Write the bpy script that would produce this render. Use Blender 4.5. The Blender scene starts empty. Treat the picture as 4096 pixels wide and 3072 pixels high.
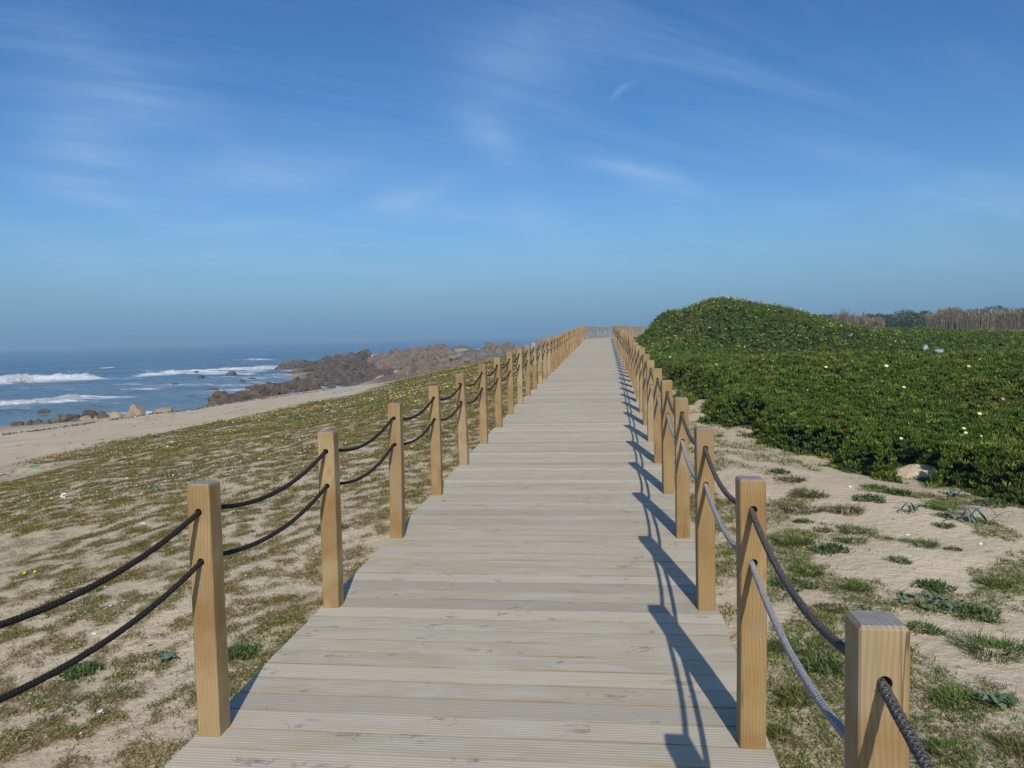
import bpy, bmesh, math, random
import numpy as np
from mathutils import Vector, Matrix
R = math.radians
rng = np.random.default_rng(7); random.seed(7)
S = bpy.context.scene
COL = S.collection
EYE = 1.584                                   # eye height above the deck at the camera

# ------------------------------------------------------------------ camera
FPX, PITCH, YAW, ROLL = 3124.677, 0.0614472, 0.1224805, 0.0251172      # for the 4096 x 3072 frame
_cy, _sy = math.cos(YAW), math.sin(YAW)
FW = np.array([-_sy*math.cos(PITCH), _cy*math.cos(PITCH), -math.sin(PITCH)])
_r = np.array([_cy, _sy, 0.]); _u = np.cross(_r, FW)
RT = _r*math.cos(ROLL) - _u*math.sin(ROLL); UP = _u*math.cos(ROLL) + _r*math.sin(ROLL)
CAM = np.array([0, 0, EYE])
cd = bpy.data.cameras.new('camera'); cam = bpy.data.objects.new('camera', cd); COL.objects.link(cam)
cd.sensor_width = 36; cd.lens = FPX/4096*36; cd.clip_start = 0.05; cd.clip_end = 80000
M = Matrix.Identity(4)
for i in range(3):
    M[i][0] = RT[i]; M[i][1] = UP[i]; M[i][2] = -FW[i]; M[i][3] = CAM[i]
cam.matrix_world = M
S.camera = cam

# ------------------------------------------------------------------ node helpers
class NT:
    def __init__(s, tree): s.t = tree; tree.nodes.clear()
    def n(s, typ, **kw):
        nd = s.t.nodes.new(typ)
        for k, v in kw.items():
            if k == 'inp':
                for a, b in v.items():
                    if hasattr(b, 'is_output'): s.t.links.new(b, nd.inputs[a])
                    else: nd.inputs[a].default_value = b
            else: setattr(nd, k, v)
        return nd
    def m(s, op, a, b=0.0, c=0.0, clamp=False):
        return s.n('ShaderNodeMath', operation=op, use_clamp=clamp, inp={0: a, 1: b, 2: c}).outputs[0]
    def vm(s, op, a, b=(0, 0, 0)):
        return s.n('ShaderNodeVectorMath', operation=op, inp={0: a, 1: b}).outputs[0]
    def dot(s, a, b): return s.n('ShaderNodeVectorMath', operation='DOT_PRODUCT', inp={0: a, 1: b}).outputs['Value']
    def mix(s, f, a, b, mode='MIX'):
        nd = s.n('ShaderNodeMix', data_type='RGBA', blend_type=mode, clamp_factor=True)
        for k, v in ((0, f), (6, a), (7, b)):
            if hasattr(v, 'is_output'): s.t.links.new(v, nd.inputs[k])
            else: nd.inputs[k].default_value = v if k == 0 else (*v[:3], 1)
        return nd.outputs[2]
    def noise(s, vec, scale, detail=4, rough=.55, dist=0., dim='3D'):
        return s.n('ShaderNodeTexNoise', noise_dimensions=dim, inp={'Vector': vec, 'Scale': scale, 'Detail': detail, 'Roughness': rough, 'Distortion': dist}).outputs['Fac']
    def ramp(s, f, a, b): return s.n('ShaderNodeMapRange', interpolation_type='SMOOTHSTEP', inp={0: f, 1: a, 2: b, 3: 0., 4: 1.}).outputs[0]
    def scl(s, vec, sc): return s.vm('MULTIPLY', vec, sc)
    def bump(s, h, st, d=.01, nrm=None):
        i = {'Height': h, 'Strength': st, 'Distance': d}
        if nrm: i['Normal'] = nrm
        return s.n('ShaderNodeBump', inp=i).outputs[0]

def material(name, fn, **kw):
    m = bpy.data.materials.new(name); m.use_nodes = True
    t = NT(m.node_tree)
    out = t.n('ShaderNodeOutputMaterial'); b = t.n('ShaderNodeBsdfPrincipled')
    t.t.links.new(b.outputs[0], out.inputs[0])
    b.inputs['Roughness'].default_value = kw.get('rough', .8)
    b.inputs['Specular IOR Level'].default_value = kw.get('spec', .3)
    r = fn(t, b)
    for k, v in (r or {}).items():
        if hasattr(v, 'is_output'): t.t.links.new(v, b.inputs[k])
        else: b.inputs[k].default_value = v
    return m

# ------------------------------------------------------------------ sky, sun, exposure
SUN_EL, SUN_AZ = R(35.0), R(168.7)
def az_el(px, py):                              # direction seen at a place of the 4096 x 3072 frame
    d = FW + RT*(px-2048)/FPX - UP*(py-1536)/FPX
    return d/np.linalg.norm(d)
w = bpy.data.worlds.new('World'); S.world = w; w.use_nodes = True
t = NT(w.node_tree)
sky = t.n('ShaderNodeTexSky', sky_type='NISHITA', sun_disc=False, sun_elevation=SUN_EL, sun_rotation=SUN_AZ,
          altitude=0., air_density=1.0, dust_density=1.0, ozone_density=2.5)
gen = t.n('ShaderNodeTexCoord').outputs['Generated']
sep = t.n('ShaderNodeSeparateXYZ', inp={0: gen}); dz = sep.outputs[2]
pz = t.m('ADD', t.m('MAXIMUM', dz, 0.0), .10)
cl = t.n('ShaderNodeCombineXYZ', inp={0: t.m('DIVIDE', sep.outputs[0], pz), 1: t.m('DIVIDE', sep.outputs[1], pz)}).outputs[0]
rot = t.n('ShaderNodeVectorRotate', rotation_type='Z_AXIS', inp={'Vector': cl, 'Angle': R(-38)}).outputs[0]
n1 = t.noise(t.scl(rot, (.35, 1.5, 1)), 1.1, 7, .62, .9)
n2 = t.noise(t.scl(cl, (1, 1, 1)), .55, 3, .5, .3)
veil = t.m('MULTIPLY', t.ramp(n1, .40, .78), t.ramp(n2, .32, .60))
# single wisps of cirrus: centre and end point of each streak, width, strength
ang = None
def wisp(p0, p1, wd, st):
    global ang
    a, b = az_el(*p0), az_el(*p1)
    c = (a+b)/2; ax = (b-a); L = np.linalg.norm(ax)/2; ax /= L*2
    nr = np.cross(c, ax); nr /= np.linalg.norm(nr)
    wv = t.m('MULTIPLY', t.m('SUBTRACT', t.noise(gen, 5., 3, .5), .5), .10)
    u = t.m('DIVIDE', t.dot(t.vm('SUBTRACT', gen, tuple(c)), tuple(ax)), float(L))
    v = t.m('DIVIDE', t.m('ADD', t.dot(t.vm('SUBTRACT', gen, tuple(c)), tuple(nr)), wv), wd/FPX)
    e = t.m('EXPONENT', t.m('MULTIPLY', t.m('ADD', t.m('MULTIPLY', u, u), t.m('MULTIPLY', v, v)), -1.6))
    e = t.m('MULTIPLY', e, st)
    ang = e if ang is None else t.m('ADD', ang, e)
for a in [((1750, 180), (2350, 370), 190, .6), ((2420, 400), (2540, 310), 16, .45), ((1780, 440), (2160, 690), 90, .6), ((2260, 620), (2820, 820), 55, .95),
          ((40, 500), (560, 590), 100, .8), ((0, 680), (640, 800), 70, .75), ((0, 150), (800, 420), 150, .5), ((1400, 880), (1850, 720), 45, .9),
          ((1240, 1000), (1340, 1070), 60, .35), ((700, 600), (1500, 740), 110, .6), ((1950, 760), (2300, 980), 90, .6), ((980, 1130), (1090, 1080), 14, .35),
          ((2600, 860), (2790, 930), 40, .3), ((0, 1030), (700, 1180), 80, .5), ((500, 850), (1250, 900), 40, .6), ((2080, 100), (2600, 130), 120, .25), ((0, 560), (1100, 700), 170, .30), ((300, 760), (1700, 640), 120, .25), ((1750, 380), (2050, 660), 200, .22), ((2300, 900), (3900, 760), 70, .16), ((1300, 1100), (2500, 1020), 60, .20)]:
    wisp(*a)
fine = t.ramp(t.noise(t.scl(rot, (.5, 2.2, 1)), 2.2, 8, .68, 1.2), .25, .80)
ws = t.m('MULTIPLY', ang, t.m('ADD', t.m('MULTIPLY', fine, .6), .34))
hz_fade = t.ramp(dz, .015, .12)
cm = t.m('MULTIPLY', t.m('ADD', t.m('MULTIPLY', veil, .42), t.m('MULTIPLY', ws, .74)), hz_fade, clamp=True)
CLOUD = (2.9, 4.6, 6.9)
cur = t.n('ShaderNodeHueSaturation', inp={'Saturation': 1.22, 'Value': 1.0, 'Color': sky.outputs[0]}).outputs[0]
low = t.m('SUBTRACT', 1.0, t.ramp(dz, -.02, .17))
cur = t.mix(t.m('MULTIPLY', low, .85), cur, (2.15, 3.62, 4.95))
cur = t.mix(1.0, cur, (.57, .745, .93), 'MULTIPLY')
skyc = t.mix(cm, cur, CLOUD)
bg = t.n('ShaderNodeBackground', inp={'Color': skyc, 'Strength': .115})
t.t.links.new(bg.outputs[0], t.n('ShaderNodeOutputWorld').inputs[0])

sl = bpy.data.lights.new('sun', 'SUN'); sl.energy = 3.6; sl.angle = R(.53); sl.color = (1, .93, .82)
so = bpy.data.objects.new('sun', sl); COL.objects.link(so)
sd = Vector((math.sin(SUN_AZ)*math.cos(SUN_EL), math.cos(SUN_AZ)*math.cos(SUN_EL), math.sin(SUN_EL)))
so.rotation_euler = sd.to_track_quat('Z', 'Y').to_euler(); so.location = (5, -20, 30)
S.view_settings.view_transform = 'Standard'; S.view_settings.look = 'None'
S.view_settings.exposure = 0.0; S.view_settings.gamma = 1.0; S.view_settings.use_curve_mapping = False
S.cycles.max_bounces = 6; S.cycles.diffuse_bounces = 2; S.cycles.glossy_bounces = 2; S.cycles.transparent_max_bounces = 4
S.cycles.volume_bounces = 0; S.cycles.caustics_reflective = False; S.cycles.caustics_refractive = False

# ------------------------------------------------------------------ points of the place
def ray(px, py): return FW + RT*(px-2048)/FPX - UP*(py-1536)/FPX
def at_z(px, py, z):                             # z relative to the eye
    d = ray(px, py); return d*(z/d[2])           # returned relative to the eye
def at_d(px, py, dist):                          # dist along +Y
    d = ray(px, py); return d*(dist/d[1])

# ------------------------------------------------------------------ numpy noise
def _h(ix, iy, iz, seed):
    n = (ix*374761393 + iy*668265263 + iz*2147483647 + seed*144665) & 0xffffffff
    n = ((n ^ (n >> 13))*1274126177) & 0xffffffff
    n = (n ^ (n >> 16)) & 0xffffffff
    return n.astype(np.float64)/4294967295.0
def vn3(x, y, z, seed=0):
    ix, iy, iz = (np.floor(a).astype(np.int64) for a in (x, y, z))
    fx, fy, fz = x-ix, y-iy, z-iz
    fx, fy, fz = (f*f*f*(f*(f*6-15)+10) for f in (fx, fy, fz))
    r = 0
    for a in (0, 1):
        for b in (0, 1):
            for c in (0, 1):
                r = r + _h(ix+a, iy+b, iz+c, seed)*(fx if a else 1-fx)*(fy if b else 1-fy)*(fz if c else 1-fz)
    return r
def fbm(x, y, z=None, oct=4, seed=0, gain=.5):
    if z is None: z = np.zeros_like(x)
    a, s, tot = 1., 0, 0
    for o in range(oct):
        s = s + a*vn3(x*2**o+17.3*o, y*2**o-9.1*o, z*2**o+4.7*o, seed+o); tot += a; a *= gain
    return s/tot
def sst(v, a, b):
    q = np.clip((v-a)/(b-a), 0, 1); return q*q*(3-2*q)

# ------------------------------------------------------------------ path profile
_kz = np.array([-6, 0, 3, 6, 10, 14, 18, 24, 30, 40, 50, 56, 62, 70, 80, 100.])
_vz = np.array([-1.62, -1.584, -1.541, -1.464, -1.333, -1.205, -1.110, -1.005, -.883, -.70, -.50, -.40, -.36, -.35, -.38, -.48])
_yy = np.linspace(-6, 100, 2121); _zz = np.interp(_yy, _kz, _vz)
_pad = np.concatenate([np.full(20, _zz[0]), _zz, np.full(20, _zz[-1])]); _zz = np.convolve(_pad, np.ones(41)/41, 'valid')
def zdeck(y): return np.interp(y, _yy, _zz) + EYE
_xo = np.interp(_yy, [-6, 0, 10, 20, 30, 56, 100], [0, 0, .023, .055, .04, 0, 0])
_hd = np.tan(R(1)*np.interp(_yy, [-6, 56.5, 60, 75, 100], [0, 0, 7.6, 10, 14]))
_xo = _xo + np.concatenate([[0], np.cumsum(_hd[:-1]*np.diff(_yy))])
def xoff(y): return np.interp(y, _yy, _xo)
XL, XR, PW, STEP, Y0L, Y0R = -1.635, .4537, .0927, 1.3652, 2.809, 1.5075
XC = (XL + XR + PW)/2

DK = [(500, 78), (400, 96), (315, 114), (230, 125), (135, 132)]
OUT = [  # outline in picture, distance by height, rock, label, seed, block size
    ([(640, 268), (740, 216), (860, 186), (960, 170), (1050, 188), (1110, 212), (1330, 250), (1420, 300), (1280, 330), (900, 345), (700, 330), (560, 300)], DK, 'dark', 'tall dark headland crest rising against the sea', 1, 1.8),
    ([(230, 316), (330, 296), (450, 255), (620, 248), (700, 270), (720, 320), (560, 335), (480, 322), (380, 320)], [(330, 128), (250, 140)], 'dark', 'low dark rocky point reaching left into the white breaker', 2, 1.9),
    ([(660, 380), (800, 345), (1000, 345), (1300, 330), (1440, 310), (1460, 390), (1380, 420), (1200, 438), (1000, 470), (780, 495), (640, 500), (540, 470), (600, 430)], DK, 'dark', 'broad dark brown rock mass in front of the headland crest', 3, 2.1),
    ([(570, 350), (640, 335), (780, 330), (760, 350), (650, 365)], [(365, 104), (330, 112)], 'dark', 'dark ledge enclosing a small white surge pool', 13, 1.5),
    ([(340, 540), (340, 480), (400, 440), (450, 460), (520, 470), (640, 480), (660, 505), (500, 530), (400, 550)], [(550, 73), (440, 84)], 'brown', 'brown jagged rocks between headland and sand, with a pointed peak', 4, 2.3),
    ([(-460, 690), (-300, 640), (-280, 600), (-120, 560), (0, 540), (-10, 485), (60, 490), (200, 480), (320, 500), (340, 550), (200, 580), (0, 612), (-150, 640), (-240, 660), (-300, 690)], [(690, 60), (600, 66), (480, 80)], 'brown', 'long row of low reddish brown rocks along the wet sand', 5, 2.2),
    ([(-600, 640), (-520, 600), (-400, 560), (-330, 550), (-180, 560), (-240, 590), (-330, 610), (-480, 640)], [(640, 68), (550, 80)], 'brown', 'brown ridge of rocks standing in the water behind the row', 6, 2.0),
    ([(1465, 405), (1500, 335), (1580, 250), (1680, 225), (1760, 240), (1900, 222), (1990, 240), (2120, 262), (2212, 280), (2212, 310), (1950, 350), (1850, 372), (1600, 402)], [(405, 74), (220, 88)], 'lich', 'orange lichened outcrop behind the flowery dune', 7, 1.6),
    ([(1215, 425), (1240, 395), (1320, 375), (1400, 395), (1380, 425)], [(425, 80), (370, 84)], 'pale', 'small pale sunlit rocks at the foot of the lichened outcrop', 8, 1.3),
    ([(1240, 225), (1330, 190), (1540, 130), (1640, 112), (1760, 95), (1850, 72), (1900, 95), (1990, 150), (2010, 190), (1800, 205), (1600, 225), (1450, 300), (1300, 280)], [(300, 108), (190, 120), (70, 132)], 'lich', 'pale brown ridge with the highest peak of the shore', 9, 2.0),
    ([(1960, 140), (2010, 108), (2060, 100), (2130, 128), (2140, 150), (2060, 160)], [(160, 142), (95, 150)], 'grey', 'isolated grey hump right of the highest peak', 10, 1.9),
    ([(2085, 215), (2110, 165), (2180, 150), (2260, 150), (2330, 165), (2330, 205), (2200, 225)], [(225, 100), (150, 110)], 'grey', 'grey rocks showing between the fence posts', 11, 1.7),
    ([(2290, 115), (2380, 85), (2430, 100), (2520, 80), (2600, 90), (2680, 100), (2640, 150), (2420, 170), (2300, 165)], [(170, 118), (80, 130)], 'lich', 'far brownish rocks behind the rising fence', 12, 1.9),
    ([(1990, 235), (2100, 228), (2330, 215), (2640, 160), (2640, 215), (2300, 285), (2120, 262)], [(285, 84), (160, 112)], 'lich', 'low stony slope below the far rocks', 14, 1.9)]
def in_poly(x, y, P):
    r = False; n = len(P)
    for i in range(n):
        x1, y1 = P[i]; x2, y2 = P[(i+1) % n]
        if (y1 > y) != (y2 > y) and x < (x2-x1)*(y-y1)/(y2-y1)+x1: r = not r
    return r
# ------------------------------------------------------------------ terrain: smooth surface through known heights (eye-relative)
CP = []
def cp(p): CP.append((p[0], p[1], p[2]))
for y in (-6, 0, 3, 6, 9, 12, 16, 20, 25, 30, 38, 46, 56, 64, 74, 90):
    z = float(zdeck(y))-EYE; x = XC+float(xoff(y))
    cp((x-1.02, y, z-.42)); cp((x+1.05, y, z-.22))
for y in (-2, 4, 9, 14, 20): cp((-3.6, y, float(zdeck(y))-EYE-.55))
for q in [(-8, 0, -2.35), (-8, 8, -2.35), (-7.5, 14, -2.25), (-8, 22, -2.25), (-8, 30, -2.15), (-8, 40, -1.95), (-7, 52, -1.6), (-8, 66, -1.7),
          (-15.2, -4, -3.0), (-15.2, 8, -3.0), (-30, -10, -4.6), (-40, 10, -5.0), (-26, 20, -4.0), (-45, 30, -5.35)]: cp(q)
for a in [(0, 1874), (570, 1757), (949, 1671), (1498, 1571), (1597, 1526)]: cp(at_z(*a, -3.0))
cp(at_z(0, 1706, -4.95)); cp(at_z(380, 1675, -4.85)); cp(at_z(702, 1646, -4.7)); cp(at_z(949, 1608, -4.45)); cp(at_z(1400, 1548, -4.1)); cp(at_z(1150, 1577, -4.72)); cp(at_z(1050, 1592, -4.78)); cp(at_z(1260, 1560, -4.5)); cp(at_z(1597, 1526, -3.5))
for a in [(570, 1640, -6.0), (300, 1640, -6.0), (0, 1640, -6.0), (900, 1540, -6.0), (1101, 1490, -6.0)]: cp(at_z(*a))
for q in [(-90, 30, -8), (-120, 120, -8), (-70, 190, -8), (-20, 230, -7), (60, 260, -4)]: cp(q)
cp((-14, 150, -4.2)); cp((-6, 110, -2.6)); cp((20, 190, -3.))
# right-hand side: sand flat, ice plant bank, big mound
for q in [(1.6, 3, -1.72), (2.4, 4.6, -1.70), (5, 2, -1.75), (4, 6.2, -1.70), (1.3, 9, -1.52), (8, -4, -1.8), (9, 4, -1.6)]: cp(q)
for a in [(3000, 1778, -1.55), (3259, 1833, -1.62), (3518, 1907, -1.66), (4096, 2018, -1.68), (2889, 1722, -1.5), (2741, 1574, -1.32)]: cp(at_z(*a))
for q in [(3.2, 16, -.98), (4.6, 16, -.95), (6.45, 16, -.97), (8.0, 16, -.95), (12, 14, -.9), (3.2, 12.6, -1.22), (5.3, 11.6, -1.20), (7.5, 10.5, -1.20),
          (4.8, 20.5, -1.25), (7.5, 21, -1.42), (11, 21, -1.42), (7, 24, -1.42), (12, 24, -1.45), (2.2, 22, -1.05), (4.3, 27, -.95), (7.5, 28, -1.2), (12, 28, -1.3), (18, 28, -1.3), (2.0, 28, -.75),
          (1.3, 34, -.62), (2.14, 34, .36), (3.1, 34, .80), (4.28, 34, 1.08), (5.9, 34, .96), (8.02, 34, .54), (9.36, 34, .04), (10.2, 34, -.20), (12.6, 34, -.34), (16.8, 34, -.58), (24, 34, -.7),
          (4.3, 31, .62), (6, 31, .50), (8, 31, .02), (3, 30.5, .05), (4.3, 38, .5), (6.5, 38, .5), (8, 39, -.1), (2.0, 39, -.2), (4, 44, -.6), (9, 44, -.8), (16, 46, -1.1),
          (4, 56, -.8), (12, 62, -1.2), (30, 70, -1.4), (40, 110, -1.4), (45, 150, -1.25), (20, 130, -1.2), (90, 150, -1.3), (90, 60, -1.4), (60, 20, -1.2), (30, 10, -1.0), (40, -30, -1.6), (160, 160, -1.5), (100, 260, -1.5)]: cp(q)
_oc = []
for poly, dk, *_ in OUT:
    P_ = [(1000+a*.40687, 1350+b*.40687) for a, b in poly]; ky_ = sorted((1350+a*.40687, b) for a, b in dk)
    for qx in np.arange(min(p[0] for p in P_)+4, max(p[0] for p in P_), 12):
        for qy in np.arange(max(p[1] for p in P_)-3, min(p[1] for p in P_), -9):
            if in_poly(qx, qy, P_):
                q = at_d(qx, qy, float(np.interp(qy, [k[0] for k in ky_], [k[1] for k in ky_])))
                if all(math.hypot(q[0]-o[0], q[1]-o[1]) > 5.5 for o in _oc): _oc.append(q); cp((q[0], q[1], q[2]-.28))
CP = np.array(CP); _c = 1.2
def _phi(P, Q): return np.sqrt(((P[:, None, :2]-Q[None, :, :2])**2).sum(-1)+_c*_c)
_A = _phi(CP, CP)+np.eye(len(CP))*.02
_W = np.linalg.solve(np.block([[_A, np.ones((len(CP), 1))], [np.ones((1, len(CP))), np.zeros((1, 1))]]), np.append(CP[:, 2], 0))
def tz_raw(x, y):
    P = np.stack([x, y], 1); o = np.empty(len(P))
    for i in range(0, len(P), 20000):
        o[i:i+20000] = _phi(P[i:i+20000], CP)@_W[:-1]+_W[-1]
    return o
def terrain(x, y):                               # world z of the ground
    x = np.atleast_1d(np.asarray(x, float)); y = np.atleast_1d(np.asarray(y, float))
    r = np.hypot(x, y)
    z = tz_raw(x, y)
    far = sst(r, 180, 320); side = np.where(x > .12*y, -1.5, -9.)
    z = z*(1-far)+side*far
    off = sst(np.abs(x-XC-xoff(y)), .95, 1.8)
    z = z + off*((fbm(x*.5, y*.5, oct=3, seed=5)-.5)*.16*np.clip(r/6, .3, 1) + (fbm(x*2.2, y*2.2, oct=3, seed=8)-.5)*.05)
    z = np.where((np.abs(x-XC-xoff(y)) < 1.0) & (y > -6) & (y < 98), np.minimum(z, zdeck(y)-EYE-.16), z)
    return z+EYE
SEA = -5.0+EYE

# mat edge on the right side (ice plant) and vegetation edge on the left
_me = np.array([at_z(4096, 2018, -1.68)[:2], at_z(3900, 1965, -1.68)[:2], at_z(3700, 1950, -1.67)[:2], at_z(3518, 1900, -1.66)[:2], at_z(3400, 1890, -1.64)[:2], at_z(3259, 1833, -1.62)[:2], at_z(3120, 1800, -1.58)[:2],
                at_z(3000, 1778, -1.55)[:2], at_z(2889, 1722, -1.5)[:2], at_z(2800, 1640, -1.42)[:2], at_z(2741, 1574, -1.32)[:2]])
_mx = np.concatenate([[6.5, 5.0], _me[:, 0], [1.35, 1.1, .95, .95, 2.2, 4.5]])
_my = np.concatenate([[4.0, 6.3], _me[:, 1], [20, 24, 30, 36, 48, 60.]])
_o = np.argsort(_my); _mx, _my = _mx[_o], _my[_o]
_hm = at_z(3670, 1905, -1.66)
def mat_in(x, y):                                # distance inside the mat from its edge (positive inside)
    d = x-np.interp(y, _my, _mx)
    d = d-1.5*np.exp(-((x-_hm[0])**2+((y-_hm[1])*.8)**2)/.24**2)
    return np.where(y < 12, d*.75, d) + (fbm(x*1.6, y*1.6, oct=3, seed=31)-.5)*1.1 + (fbm(x*5, y*5, oct=2, seed=33)-.5)*.35
def lump(x, y): return .62*fbm(x*2.3, y*2.3, oct=3, seed=101)+.38*fbm(x*8., y*8., oct=2, seed=102)
def mat_height(x, y, mi): 
    k = .26*(1-sst(y, 20, 28))+.10
    return sst(mi, -.02, .45)*(.42*(1-.6*sst(y, 20, 28))+k*(lump(x, y)-.5))
_vl = np.array([at_z(a, b, -3.0)[:2] for a, b in [(0, 1874), (221, 1814), (570, 1757), (823, 1706), (949, 1671), (1294, 1612), (1498, 1571), (1597, 1526)]])
_vo = np.argsort(_vl[:, 1])
def veg_left(x, y):                              # 0..1 cover of low plants on the left-hand dune
    e = np.interp(y, np.r_[-5, _vl[_vo, 1], 90], np.r_[_vl[_vo[0], 0], _vl[_vo, 0], -12])
    inside = sst(x-e + (fbm(x*.35, y*.35, oct=3, seed=41)-.5)*3.2, -.9, 1.3)
    u, v = x*.94-y*.35, x*.35+y*.94
    p = fbm(u*6.6, v*5.2, oct=4, seed=44, gain=.70); q = fbm(x*.4, y*.4, oct=2, seed=46)
    return inside*sst(p+(q-.5)*.10+.05*sst(y, 6, 16), .47, .56)*(x < XL-.02+xoff(y))
def veg_right(x, y):
    p = fbm(x*2.3, y*2.0, oct=4, seed=51, gain=.6); q = fbm(x*.5, y*.5, oct=2, seed=53)
    near = sst(-(x-XR-.2)+1.0, -.6, .5)*.14 + sst(6-y, 0, 3.5)*.09
    return sst(p+(q-.5)*.3+near, .57, .66)*(x > XR+PW+.03+xoff(y))*(x < 14)*(mat_in(x, y) < -.05)

# ------------------------------------------------------------------ object helpers
def tag(o, label=None, cat=None, group=None, kind=None):
    for k, v in (('label', label), ('category', cat), ('group', group), ('kind', kind)):
        if v: o[k] = v
    return o
def link(name, me, mat=None, parent=None):
    if mat: 
        for m_ in (mat if isinstance(mat, (list, tuple)) else [mat]): me.materials.append(m_)
    o = bpy.data.objects.new(name, me); COL.objects.link(o)
    if parent: o.parent = parent
    return o
def np_mesh(name, V, F, col=None, smooth=False):
    me = bpy.data.meshes.new(name); V = np.asarray(V, np.float32); F = np.asarray(F, np.int32); k = F.shape[1]
    me.vertices.add(len(V)); me.vertices.foreach_set('co', V.ravel())
    me.loops.add(F.size); me.loops.foreach_set('vertex_index', F.ravel())
    me.polygons.add(len(F)); me.polygons.foreach_set('loop_start', np.arange(0, F.size, k, dtype=np.int32))
    me.polygons.foreach_set('use_smooth', np.full(len(F), smooth))
    me.update(calc_edges=True)
    if col is not None:
        for nm, c in (col.items() if isinstance(col, dict) else (('col', col),)):
            a = me.attributes.new(nm, 'FLOAT_COLOR', 'POINT')
            c = np.asarray(c, np.float32)
            if c.shape[1] == 3: c = np.concatenate([c, np.ones((len(c), 1), np.float32)], 1)
            a.data.foreach_set('color', c.ravel())
    return me
class MB:                                        # collects faces of mixed size
    def __init__(s): s.v = []; s.f = []
    def add(s, V, F):
        b = len(s.v); s.v += [tuple(map(float, p)) for p in V]; s.f += [tuple(int(i)+b for i in f) for f in F]
    def box(s, c, d, rz=0.):
        x, y, z = (a/2 for a in d); co, si = math.cos(rz), math.sin(rz)
        P = [(a*x, b*y, e*z) for e in (-1, 1) for b in (-1, 1) for a in (-1, 1)]
        s.add([(c[0]+p[0]*co-p[1]*si, c[1]+p[0]*si+p[1]*co, c[2]+p[2]) for p in P],
              [(0, 2, 3, 1), (4, 5, 7, 6), (0, 1, 5, 4), (2, 6, 7, 3), (0, 4, 6, 2), (1, 3, 7, 5)])
    def mesh(s, name, smooth=False):
        me = bpy.data.meshes.new(name); me.from_pydata(s.v, [], s.f); me.update()
        if smooth: me.polygons.foreach_set('use_smooth', np.full(len(me.polygons), True))
        return me
def tube(path, rad, sides=8, twist=None):        # path N x 3 -> V, F(quads)
    P = np.asarray(path, float); T = np.gradient(P, axis=0); T /= np.linalg.norm(T, axis=1)[:, None]
    A = np.cross(T, (0, 0, 1.)); bad = np.linalg.norm(A, axis=1) < 1e-3; A[bad] = (1, 0, 0); A /= np.linalg.norm(A, axis=1)[:, None]; B = np.cross(A, T)
    th = np.linspace(0, 2*np.pi, sides, endpoint=False)
    rad = np.broadcast_to(np.asarray(rad, float), (len(P),))
    rr = rad[:, None]*np.ones(sides)
    if twist is not None: rr = rr*twist(th[None, :], np.concatenate([[0], np.cumsum(np.linalg.norm(np.diff(P, axis=0), axis=1))])[:, None])
    V = P[:, None]+rr[..., None]*(np.cos(th)[None, :, None]*A[:, None]+np.sin(th)[None, :, None]*B[:, None])
    n = len(P); i = np.arange(n-1)[:, None]*sides; j = np.arange(sides)[None]; k = (j+1) % sides
    F = np.stack([i+j, i+k, i+k+sides, i+j+sides], -1).reshape(-1, 4)
    return V.reshape(-1, 3), F
def blades(P, length, width, az, lean, curl, c0, c1):
    """thin leaf blades; every argument an array of N; two segments each"""
    n = len(P); d = np.stack([np.cos(az), np.sin(az), np.zeros(n)], 1); sd_ = np.stack([-np.sin(az), np.cos(az), np.zeros(n)], 1)
    up = np.array([0, 0, 1.])
    a1 = lean; a2 = lean+curl
    m = P+(d*np.sin(a1)[:, None]+up*np.cos(a1)[:, None])*(length*.55)[:, None]
    tp = m+(d*np.sin(a2)[:, None]+up*np.cos(a2)[:, None])*(length*.45)[:, None]
    h = (sd_*width[:, None])/2
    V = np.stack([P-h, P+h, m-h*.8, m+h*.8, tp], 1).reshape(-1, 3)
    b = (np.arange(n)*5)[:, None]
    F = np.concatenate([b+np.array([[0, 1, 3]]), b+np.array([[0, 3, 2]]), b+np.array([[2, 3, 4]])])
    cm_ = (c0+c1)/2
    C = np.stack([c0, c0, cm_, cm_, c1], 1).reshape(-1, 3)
    return V, F, C
def spikes(P, N, length, width, c0, c1):
    """fleshy pointed leaves with three sides, growing along N"""
    n = len(P); N = N/np.linalg.norm(N, axis=1)[:, None]
    a = rng.normal(size=(n, 3)); A = np.cross(N, a); A /= np.linalg.norm(A, axis=1)[:, None]; B = np.cross(N, A)
    ring = [(1, 0), (-.5, .866), (-.5, -.866)]
    up = np.array([0, 0, 1.])
    V = []
    for k, (h, wd) in enumerate(((0, .7), (.5, 1.))):
        for cx, cyy in ring: V.append(P+N*(length*h)[:, None]+(A*cx+B*cyy)*(width*wd/2)[:, None])
    V.append(P+N*(length*.92)[:, None]+up*(length*.12)[:, None])
    V = np.stack(V, 1).reshape(-1, 3); b = (np.arange(n)*7)[:, None]; F = []
    for j in range(3):
        k = (j+1) % 3
        F += [b+np.array([[j, k, k+3]]), b+np.array([[j, k+3, j+3]]), b+np.array([[j+3, k+3, 6]])]
    C = np.stack([c0]*3+[c0*.6+c1*.4]*3+[c1], 1).reshape(-1, 3)
    return V, np.concatenate(F), C
def pal(n, cols, jit=.25, p=None):
    c = np.array(cols)[rng.choice(len(cols), n, p=p)]
    return c*(1+rng.uniform(-jit, jit, (n, 1)))*(1+rng.uniform(-.08, .08, (n, 3)))

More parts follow.
